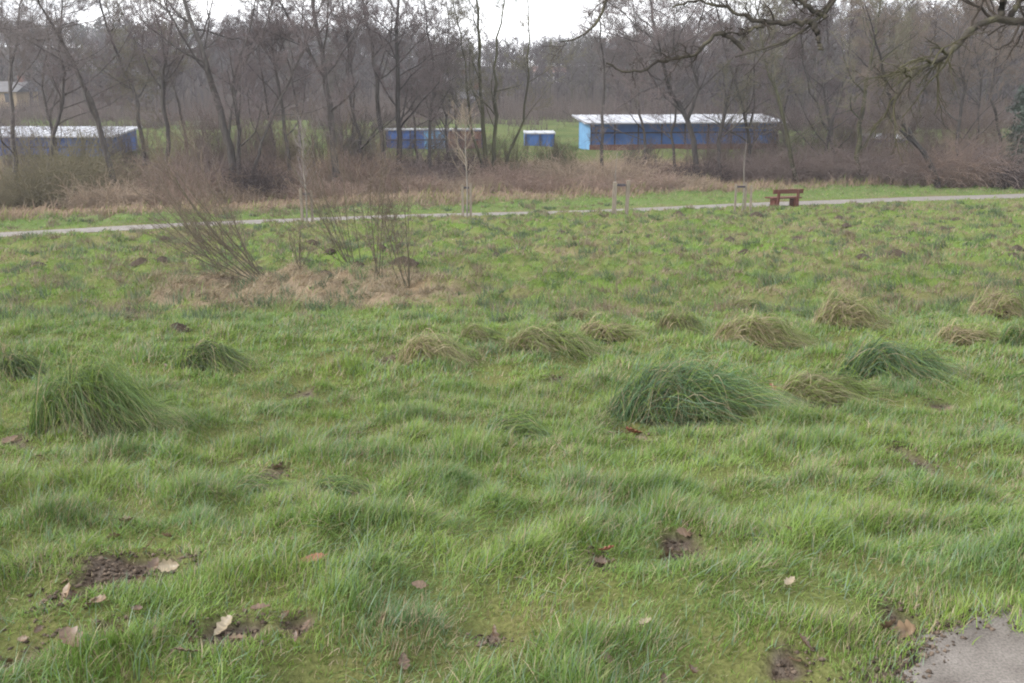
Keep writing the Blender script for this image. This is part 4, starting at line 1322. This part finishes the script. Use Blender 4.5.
# ------------------------------------------------------------------ bench
def bench():
    b = G(786, 207.5); b[2] = zg(b[0], b[1])
    root = empty('park_bench', b, math.radians(14))
    tag(root, 'red brown wooden bench with solid block legs beside the gravel path', 'bench')
    for x in (-.52, .52):
        m = MB(); m.box(x - .13, x + .13, -.05, .42, -.1, .40); m.build('leg', M['benchwood'], root, bevel=.012)
        m = MB()
        B = [(x - .06, -.13, .02), (x + .06, -.13, .02), (x + .06, -.054, .02), (x - .06, -.054, .02)]
        m.hexa(B, [(a, c - .10, .86) for a, c, _ in B]); m.build('backrest_post', M['benchwood'], root, bevel=.01)
    m = MB(); m.box(-.80, .80, -.05, .20, .404, .47); m.build('seat_plank', M['benchwood'], root, bevel=.012)
    m = MB(); m.box(-.92, .80, .22, .47, .404, .47); m.build('seat_plank', M['benchwood'], root, bevel=.012)
    m = MB()
    B = [(-.80, -.135, .66), (.80, -.135, .66), (.80, -.075, .66), (-.80, -.075, .66)]
    m.hexa(B, [(a, c - .025, .87) for a, c, _ in B]); m.build('backrest', M['benchwood'], root, bevel=.012)


bench()


# ------------------------------------------------------------------ coppiced willows in the field
def coppice(px, py, n, h, lean, fan, label, seed, spread=.25):
    r = np.random.default_rng(seed)
    b = G(px, py); b[2] = zg(b[0], b[1])
    root = empty('willow_shrub', b)
    tag(root, label, 'shrub', 'coppiced shrubs on the patch of dead grass')
    a0 = r.random(n) * 6.283
    n = int(n * 1.25); h *= 1.36; fan *= 1.35; a0 = r.random(n) * 6.283
    x = spread * np.cos(a0) * r.random(n); y = spread * .6 * np.sin(a0) * r.random(n)
    th = lean + fan * r.normal(size=n)
    d = np.c_[np.sin(th), .25 * r.normal(size=n), np.cos(th)]; d /= np.linalg.norm(d, axis=1, keepdims=True)
    K = 9
    P = np.empty((n, K, 3)); P[:, 0] = np.c_[x, y, np.full(n, -.03)]
    ln = h * r.uniform(.65, 1.2, n)
    for k in range(1, K):
        d = d + .05 * r.normal(size=d.shape) + np.array([0, 0, .055]); d /= np.linalg.norm(d, axis=1, keepdims=True)
        P[:, k] = P[:, k - 1] + d * (ln / (K - 1))[:, None]
    R = (r.uniform(.006, .0145, n))[:, None] * np.linspace(1, .3, K)[None]
    V, F = tubes(P, R, 6)
    col = np.array([.090, .082, .058])
    link('stems', mesh_np('stems', V, [F], flat_col(V, col, r, .08)), M['twig'], root)
    P1, R1 = spawn(P, R, 11, .2, 1, 32, 12, .48, .5, 6, .05, .10, r, rmin=.0032)
    P2, R2 = spawn(P1, R1, 6, .2, 1, 32, 12, .5, .6, 4, .04, .10, r, rmin=.0026)
    V, F, _ = join_np([tubes(P1, R1, 4), tubes(P2, R2, 3)])
    link('twigs', mesh_np('twigs', V, F, flat_col(V, np.array([.128, .104, .082]), r, .1)), M['twig'], root)


coppice(268, 292, 13, 2.1, math.radians(-40), .36, 'widest shrub, its stems sprawling far left from the dead grass', 71)
coppice(228, 277, 9, 1.7, math.radians(-30), .25, 'leftmost shrub at the back edge of the dead grass', 72)
coppice(352, 274, 10, 2.1, math.radians(-22), .16, 'upright clump of stems leaning left behind the middle of the dead grass', 73)
coppice(379, 290, 5, 1.5, math.radians(-6), .13, 'thin upright shrub second from the right on the dead grass', 74, .1)
coppice(406, 293, 6, 1.5, math.radians(-8), .22, 'rightmost shrub with spread stems at the end of the dead grass', 75, .08)
coppice(300, 283, 4, .6, math.radians(5), .3, 'smallest stubby shrub amid the dead grass', 76, .1)


# ------------------------------------------------------------------ tussocks
def tussock(px, py, wpx, hpx, kind, seed, label, n=900, wind=1.0):
    r = np.random.default_rng(seed)
    b = G(px, py); D = math.hypot(b[1], b[2] - CAMZ)
    w = wpx * D / FPX; h = hpx * D / FPX * .98
    b = b + np.array([0, -w * .02, 0])
    b[2] = zg(b[0], b[1]) - .02
    n = int(2.7 * n * np.clip(w, .45, 1.1) / .8)
    cols = {'green': ([.075, .128, .042], [.130, .190, .056], .14), 'blue': ([.072, .132, .062], [.125, .198, .092], .16), 'straw': ([.30, .25, .145], [.11, .150, .045], .42), 'mixed': ([.19, .185, .085], [.095, .150, .042], .24), 'dark': ([.060, .098, .042], [.11, .15, .055], .20)}[kind]
    a0 = r.random(n) * 6.283; q = np.sqrt(r.random(n))
    ox = q * np.cos(a0); oy = q * np.sin(a0)
    x = ox * w * .42 - w * .14 * wind; y = oy * w * .27
    K = 9
    hh = h * .34

    def dome(X, Y_):
        X = X + w * .07
        q2 = (X / np.where(X < 0, w * .42, w * .55)) ** 2 + (Y_ / (w * .34)) ** 2
        return hh * np.clip(1 - q2, 0, 1) ** .75 * (1 + .35 * fbm(X * 6 + seed, Y_ * 6, 1.0, 5, 2))
    ln0 = np.clip(1.25 - .55 * np.clip(-ox - .25, 0, 1), .5, 1)
    th = -.06 + .24 * r.normal(size=n) + .55 * fbm(x / w * 3 + seed, y / w * 3, 1.0, 6, 2)
    wild = r.random(n) < .15
    th[wild] += 1.2 * r.normal(size=wild.sum())
    ln = w * ln0 * r.uniform(.20, .62, n) * (.75 + .8 * np.clip(fbm(x / w * 5 + seed, y / w * 5, 1.0, 26, 2) + .35, 0, 1)) * np.where(wild, .6, 1)
    lift = h * r.uniform(.08, .50, n) * np.where(r.random(n) < .07, 1.7, 1) * (1 + .5 * fbm(x / w * 4 + seed, y / w * 4, 1.0, 16, 2))
    sk = np.linspace(0, 1, K)[None, :]
    curve = .30 * r.normal(size=(n, 1))
    P = np.empty((n, K, 3))
    P[:, :, 0] = x[:, None] + ln[:, None] * sk ** 1.15 * np.cos(th[:, None] + curve * sk)
    P[:, :, 1] = y[:, None] + ln[:, None] * sk ** 1.15 * np.sin(th[:, None] + curve * sk)
    end = r.uniform(.78, .97, (n, 1))
    P[:, :, 2] = dome(P[:, :, 0], P[:, :, 1]) + lift[:, None] * np.sin(np.pi * sk ** .85 * end) - .015 + .012 * sk
    zscale = 1.0
    gz_ = zg(b[0] + P[:, :, 0], b[1] + P[:, :, 1]) - b[2]
    P[:, :, 2] += np.clip(gz_, -.5, .3)
    T = np.gradient(P, axis=1)
    W = np.cross(T, np.array([0, 0, 1.0]) + .5 * r.normal(size=(n, 1, 3))); W /= np.linalg.norm(W, axis=2, keepdims=True) + 1e-9
    wd = np.clip(.0029 * D / 5.5, .0028, .0065) * r.uniform(.6, 1.3, n)
    sK = np.linspace(0, 1, K)
    W = W * (wd[:, None] * .5 * (1 - .8 * sK[None] ** 1.5))[..., None]
    A = P - W; B = P + W
    V = np.stack([A, B], 2).reshape(n, 2 * K, 3)
    o_ = (np.arange(n) * 2 * K)[:, None]
    F = np.concatenate([np.stack([o_ + 2 * k, o_ + 2 * k + 1, o_ + 2 * k + 3, o_ + 2 * k + 2], -1) for k in range(K - 1)], 1).reshape(-1, 4)
    mixw = np.clip(.45 + .45 * ox + .3 * oy + .3 * r.normal(size=n), 0, 1)[:, None]
    c = np.array(cols[0]) * (1 - mixw) + np.array(cols[1]) * mixw
    dead = r.random(n) < cols[2] * (1.3 - .8 * (ox > .1))
    c[dead] = np.array([.33, .265, .165]) * r.uniform(.55, 1.1, (dead.sum(), 1))
    c = c * r.uniform(.7, 1.3, (n, 1)) * (1 + .5 * fbm(ox * 3 + seed, oy * 3, 1.0, 8, 2))[:, None]
    C = np.repeat(c[:, None, :], 2 * K, 1)
    lw = r.random(n) < .22
    C[lw] = (PAL['lime'] * r.uniform(.75, 1.1, (lw.sum(), 1)))[:, None, :]
    tipdead = (r.random(n) < .36)
    C[tipdead, -4:] = np.array([.30, .25, .15])
    # the matted heart of the tussock
    gx_, gy_ = np.meshgrid(np.linspace(-.48, .48, 26), np.linspace(-.36, .36, 22))
    gx_ = gx_.ravel() * w; gy_ = gy_.ravel() * w
    dz = dome(gx_, gy_) * zscale * .95 + .02 * fbm(gx_, gy_, .12, seed, 2)
    hv = np.c_[gx_, gy_, dz + zg(b[0] + gx_, b[1] + gy_) - b[2] - .05]
    ih = np.arange(26 * 22).reshape(22, 26)
    hf = np.stack([ih[:-1, :-1], ih[:-1, 1:], ih[1:, 1:], ih[1:, :-1]], -1).reshape(-1, 4)
    hc = np.tile(np.array([.095, .095, .048]), (len(hv), 1)) * (1 + .3 * r.normal(size=(len(hv), 1))).clip(.4, 1.7)
    V2, F2, C2 = join_np([(V.reshape(-1, 3), F, C.reshape(-1, 3)), (hv, hf, hc)])
    ob = link('grass_tussock', mesh_np('grass_tussock', V2, F2, C2), M['blade'], None, b)
    tag(ob, label, 'tussock', 'grass tussocks on the slope')


TUS = [
    (100, 440, 122, 82, 'green', 'largest domed dark green tussock on the left of the slope', 1500),
    (688, 422, 150, 62, 'blue', 'long blue green tussock combed to the right above the red brown leaf', 1500),
    (888, 382, 104, 42, 'blue', 'flat blue green tussock combed right, right of the longest one', 1000),
    (822, 402, 92, 32, 'mixed', 'low grey brown tussock between the two long blue green ones', 900),
    (433, 368, 64, 38, 'straw', 'straw coloured peaked tussock left of centre below the shrubs', 900),
    (548, 358, 84, 30, 'mixed', 'broad green and straw tussock right of the peaked straw one', 900),
    (482, 348, 44, 20, 'mixed', 'small low tussock just above and between two central tussocks', 500),
    (211, 377, 62, 34, 'dark', 'dark tussock beyond the largest one, at its right', 800),
    (27, 384, 46, 32, 'dark', 'dark tussock at the left edge beyond the largest one', 700),
    (605, 345, 54, 26, 'straw', 'flattened straw tussock at the right of the broad green one', 600),
    (678, 340, 46, 32, 'mixed', 'upright brownish tussock above the longest blue green one', 600),
    (754, 348, 78, 32, 'straw', 'wide straw tussock in the middle of the right hand row', 900),
    (846, 334, 66, 36, 'straw', 'tall straw tussock with dark right side in the right hand row', 900),
    (745, 313, 38, 18, 'mixed', 'small green tussock farthest down the slope behind the wide straw one', 400),
    (996, 320, 56, 30, 'straw', 'straw tussock near the right edge, farther of two', 700),
    (966, 348, 62, 26, 'straw', 'straw tussock near the right edge, nearer and flatter of two', 700),
    (1020, 352, 44, 30, 'green', 'green tussock cut off by the right edge', 600),
    (580, 322, 34, 14, 'mixed', 'tiny tussock beyond the flattened straw one', 300),
    (268, 500, 74, 30, 'green', 'low green clump on the open slope below the dark tussock', 500),
    (520, 446, 80, 24, 'green', 'low wide clump left of the longest blue green tussock', 450),
    (340, 497, 60, 26, 'green', 'small rounded clump beside the low green clump on the open slope', 400),
]
for k, (px, py, w, h, kind, lab, n) in enumerate(TUS):
    tussock(px, py, w, h, kind, 4000 + k, lab, n)


# ------------------------------------------------------------------ molehills
def mole_mesh(seed, gr=False):
    r = np.random.default_rng(seed)
    nr, na = 8, 18
    V = []
    for i in range(nr + 1):
        q = i / nr
        for j in range(na):
            a = j / na * 6.283
            rad = q * (1 + .16 * math.sin(2 * a + seed) + .08 * r.normal())
            V.append((rad * math.cos(a), rad * math.sin(a) * .85, (1 - q * q) ** 1.0 * .62 + .05 * r.normal() * (1 - q) - .12 * q))
    F = []
    for i in range(nr):
        for j in range(na):
            F.append((i * na + j, i * na + (j + 1) % na, (i + 1) * na + (j + 1) % na, (i + 1) * na + j))
    me = bpy.data.meshes.new('molehill'); me.from_pydata(V, [], F)
    me.polygons.foreach_set('use_smooth', np.ones(len(F), bool))
    me.materials.append(M['earth'])
    return me


MM = [mole_mesh(s) for s in (1, 2, 3, 4)]
MOLE = [(312, 249, .24, 'dark molehill in the meadow behind the coppiced shrubs, close to the path'), (128, 316, .17, 'molehill on the left in front of the patch of dead grass'),
        (326, 281, .30, 'rounded brown mound in the middle of the dead grass'), (178, 334, .16, 'molehill between the dead grass and the left dark tussock'),
        (678, 217, .28, 'molehill at the path edge right of the stout double stakes'), (756, 220, .28, 'molehill in the meadow just below the three slim stakes')]
for k, (px, py, s, lab) in enumerate(MOLE):
    b = G(px, py); b[2] = zg(b[0], b[1])
    o = link('molehill', MM[k % 4], None, None, b); o.scale = (s, s, s * .9); o.rotation_euler = (0, 0, k * 1.3)
    tag(o, lab, 'molehill', 'molehills in the meadow')
r = np.random.default_rng(9)
k = 0
while k < 78:
    px, py = r.uniform(430, 1020), r.uniform(218, 262)
    if r.random() < .25: px = r.uniform(5, 430); py = r.uniform(245, 275)
    b = G(px, py); b[2] = zg(b[0], b[1])
    s = r.uniform(.16, .34)
    o = link('molehill', MM[k % 4], None, None, b); o.scale = (s * 1.1, s, s * .8); o.rotation_euler = (0, 0, r.random() * 6)
    tag(o, 'small crumbled molehill among many scattered over the far meadow', 'molehill', 'molehills in the meadow')
    k += 1


# ------------------------------------------------------------------ fallen oak leaves
def oak_leaf(seed, size, curl):
    r = np.random.default_rng(seed)
    m = 22
    t = np.linspace(0, 1, m)
    half = .27 * np.sin(np.pi * np.clip(t, 0, 1) ** .8) ** .7 * (1 + .20 * np.sin(t * 2 * np.pi * 3.6 + r.random() * 2)) + .012
    half[0] = .015; half[-1] = .01
    V = []; nv = 5
    for i in range(m):
        for j in range(nv):
            q = (j - 2) / 2
            x = half[i] * q; y = t[i] - .45
            z = curl * (.30 * x * x * 4 + .35 * (y * y)) + .012 * r.normal() * abs(q) + .03 * abs(q)
            V.append((x * size, (y - .10 * abs(q) * half[i]) * size, z * size))
    # stalk
    F = [(i * nv + j, i * nv + j + 1, (i + 1) * nv + j + 1, (i + 1) * nv + j) for i in range(m - 1) for j in range(nv - 1)]
    n0 = len(V)
    for y, w in ((-.45, .014), (-.62, .012)):
        V += [(-w * size, y * size, .01 * size), (w * size, y * size, .01 * size)]
    F.append((n0, n0 + 1, n0 + 3, n0 + 2))
    return np.array(V), np.array(F)


LEAVES = [
    # px, py, size, colour, label
    (66, 604, .115, 'tan', 'pale tan curled leaf on bare soil at the lower left'),
    (170, 584, .09, 'pale', 'pale cream leaf at the right end of the largest bare soil patch'),
    (226, 643, .09, 'pale', 'pale cream leaf lying on the small soil patch near the bottom'),
    (314, 581, .105, 'red', 'red brown leaf alone in the grass right of the bare soil patches'),
    (150, 560, .085, 'tan', 'tan leaf at the upper rim of the largest bare soil patch'),
    (76, 676, .12, 'brown', 'brown leaf cut by the bottom edge at the left'),
    (240, 660, .07, 'brown', 'small brown leaf below the pale leaf near the bottom'),
    (632, 434, .17, 'red', 'large red brown leaf in front of the longest blue green tussock'),
    (640, 446, .10, 'brown', 'dull brown leaf just below the large red brown one'),
    (684, 550, .10, 'brown', 'brown leaf on the soil spot right of centre'),
    (682, 566, .10, 'pale', 'pale leaf just below the brown leaf right of centre'),
    (607, 573, .07, 'red', 'small reddish leaf left of the soil spot right of centre'),
    (645, 641, .075, 'pale', 'small pale leaf alone near the bottom right of centre'),
    (907, 527, .10, 'tan', 'tan leaf alone on the right hand slope above the tarmac'),
    (350, 523, .09, 'tan', 'pinkish tan leaf alone in the grass left of centre'),
    (905, 632, .12, 'tan', 'tan leaf at the ragged edge of the tarmac'),
    (795, 664, .08, 'brown', 'brown leaf near the bottom left of the tarmac'),
    (788, 600, .06, 'pale', 'tiny pale leaf in the grass above the brown leaf near the tarmac'),
    (916, 497, .07, 'pale', 'small pale leaf above the tan leaf on the right hand slope'),
    (948, 410, .12, 'brown', 'brown leaf below the flat blue green tussock on the right'),
    (10, 448, .14, 'brown', 'brown leaf on soil at the left edge by the largest tussock'),
    (775, 398, .15, 'red', 'reddish leaf at the left foot of the low grey brown tussock'),
    (822, 330, .15, 'red', 'reddish leaf left of the tall straw tussock'),
    (940, 352, .14, 'tan', 'tan leaf in front of the nearer straw tussock at the right'),
    (420, 600, .06, 'brown', 'small brown leaf low in the centre grass'),
    (700, 432, .12, 'tan', 'tan leaf under the middle of the longest blue green tussock'),
]
LC = {'tan': [.20, .14, .09], 'pale': [.25, .205, .14], 'red': [.22, .085, .055], 'brown': [.13, .085, .055]}
for k, (px, py, size, colr, lab) in enumerate(LEAVES):
    r = np.random.default_rng(6000 + k)
    V, F = oak_leaf(6000 + k, size * .82, r.uniform(-.9, 2.0))
    b = G(px, py); b[2] = float(zg(b[0], b[1])) + (.022 if soil_mask(np.array([b[0]]), np.array([b[1]]))[0] > .5 else .03)
    c = np.tile(np.array(LC[colr]), (len(V), 1)) * (1 + .14 * r.normal(size=(len(V), 1))).clip(.6, 1.4)
    o = link('fallen_leaf', mesh_np('fallen_leaf', V, [F], c), M['deadleaf'], None, b)
    sl_ = -.15
    o.rotation_euler = (sl_ + .45 * r.normal(), .4 * r.normal(), r.random() * 6.28)
    tag(o, lab, 'leaf', 'fallen leaves in the grass')

bits = []
for k in range(5):
    r = np.random.default_rng(6500 + k)
    V, F = oak_leaf(6500 + k, .055, r.uniform(-.5, 2.5))
    c = np.tile(np.array([LC['brown'], LC['brown'], LC['tan']][k % 3]) * .8, (len(V), 1)) * (1 + .2 * r.normal(size=(len(V), 1))).clip(.5, 1.5)
    mm_ = mesh_np('leaf_fragment', V, [F], c); mm_.materials.append(M['deadleaf']); bits.append(mm_)
r = np.random.default_rng(66)
k = 0
while k < 80:
    if k < 45:
        cx_, cy_, rx_, ry_ = SOIL[k % len(SOIL)]
        x, y = cx_ + rx_ * r.normal() * .9, cy_ + ry_ * r.normal() * .9
    else:
        y = 2.4 + 7 * r.random() ** 1.5; x = r.uniform(-.52, .52) * y
    if poly_dist(np.array([x]), np.array([y]), NEAR)[0] < -.02 or y < 2.2: continue
    o = link('leaf_fragment', bits[k % 5], None, None, (x, y, float(zg(x, y)) + r.uniform(.004, .03)))
    o.scale = (r.uniform(.6, 1.3),) * 3
    o.rotation_euler = (.5 * r.normal(), .5 * r.normal(), r.random() * 6.28)
    tag(o, 'tiny dull brown leaf fragment half buried in the near grass', 'leaf', 'leaf fragments in the near grass')
    k += 1

def crumbs():      # crumbs of earth and grit on the bare patches and along the rim of the tarmac
    r = np.random.default_rng(808)
    xs, ys_ = [], []
    for cx_, cy_, rx_, ry_ in SOIL:
        m_ = int(220 * min(3, rx_ * ry_ / .01)) + 60
        xs.append(cx_ + rx_ * 1.1 * r.normal(size=m_) * .6); ys_.append(cy_ + ry_ * 1.1 * r.normal(size=m_) * .6)
    ex = r.uniform(.4, 3.5, 30000); ey = r.uniform(1.7, 3.2, 30000)
    dd = poly_dist(ex, ey, NEAR); kk = np.abs(dd) < .05 * np.abs(r.normal(size=30000)) + .01
    xs.append(ex[kk][:2500]); ys_.append(ey[kk][:2500])
    x = np.concatenate(xs); y = np.concatenate(ys_); n = len(x)
    z = zg(x, y)
    z = np.where(poly_dist(x, y, NEAR) < .02, np.maximum(z, 0.0), z)
    size = .003 + .0075 * r.random(n) ** 2.5
    oc = np.array([[1, 0, 0], [0, 1, 0], [-1, 0, 0], [0, -1, 0], [0, 0, .8], [0, 0, -.6]])
    V = oc[None] * (1 + .35 * r.normal(size=(n, 6, 1))) * size[:, None, None]
    a_ = r.random(n) * 6.283; c_, s_ = np.cos(a_)[:, None], np.sin(a_)[:, None]
    V = np.stack([V[..., 0] * c_ - V[..., 1] * s_, V[..., 0] * s_ + V[..., 1] * c_, V[..., 2]], -1) + np.c_[x, y, z + size * .3][:, None, :]
    f = np.array([[0, 1, 4], [1, 2, 4], [2, 3, 4], [3, 0, 4], [1, 0, 5], [2, 1, 5], [3, 2, 5], [0, 3, 5]])
    F = (np.arange(n) * 6)[:, None, None] + f[None]
    col = np.repeat(np.array([.085, .066, .052]) * r.uniform(.5, 2.0, (n, 1)), 6, 0)
    tag(link('soil_crumbs', mesh_np('soil_crumbs', V.reshape(-1, 3), [F.reshape(-1, 3)], col, False), M['dry']), 'crumbs of dark earth and grit on bare patches of the near grass', 'soil', kind='stuff')


crumbs()

# ------------------------------------------------------------------ haze: the damp winter air
m, n_, l_, out = mat_new('damp_air')
vp = n_.new('ShaderNodeVolumePrincipled')
vp.inputs['Density'].default_value = 0.00055
vp.inputs['Color'].default_value = (0.88, 0.9, 0.96, 1)
vp.inputs['Anisotropy'].default_value = 0.2
l_.new(vp.outputs['Volume'], out.inputs['Volume'])
mbx = MB(); mbx.box(-700, 700, -75, 760, -16, 26)
hz = mbx.build('haze', m)
tag(hz, 'thin damp haze filling the valley', 'haze', kind='stuff')
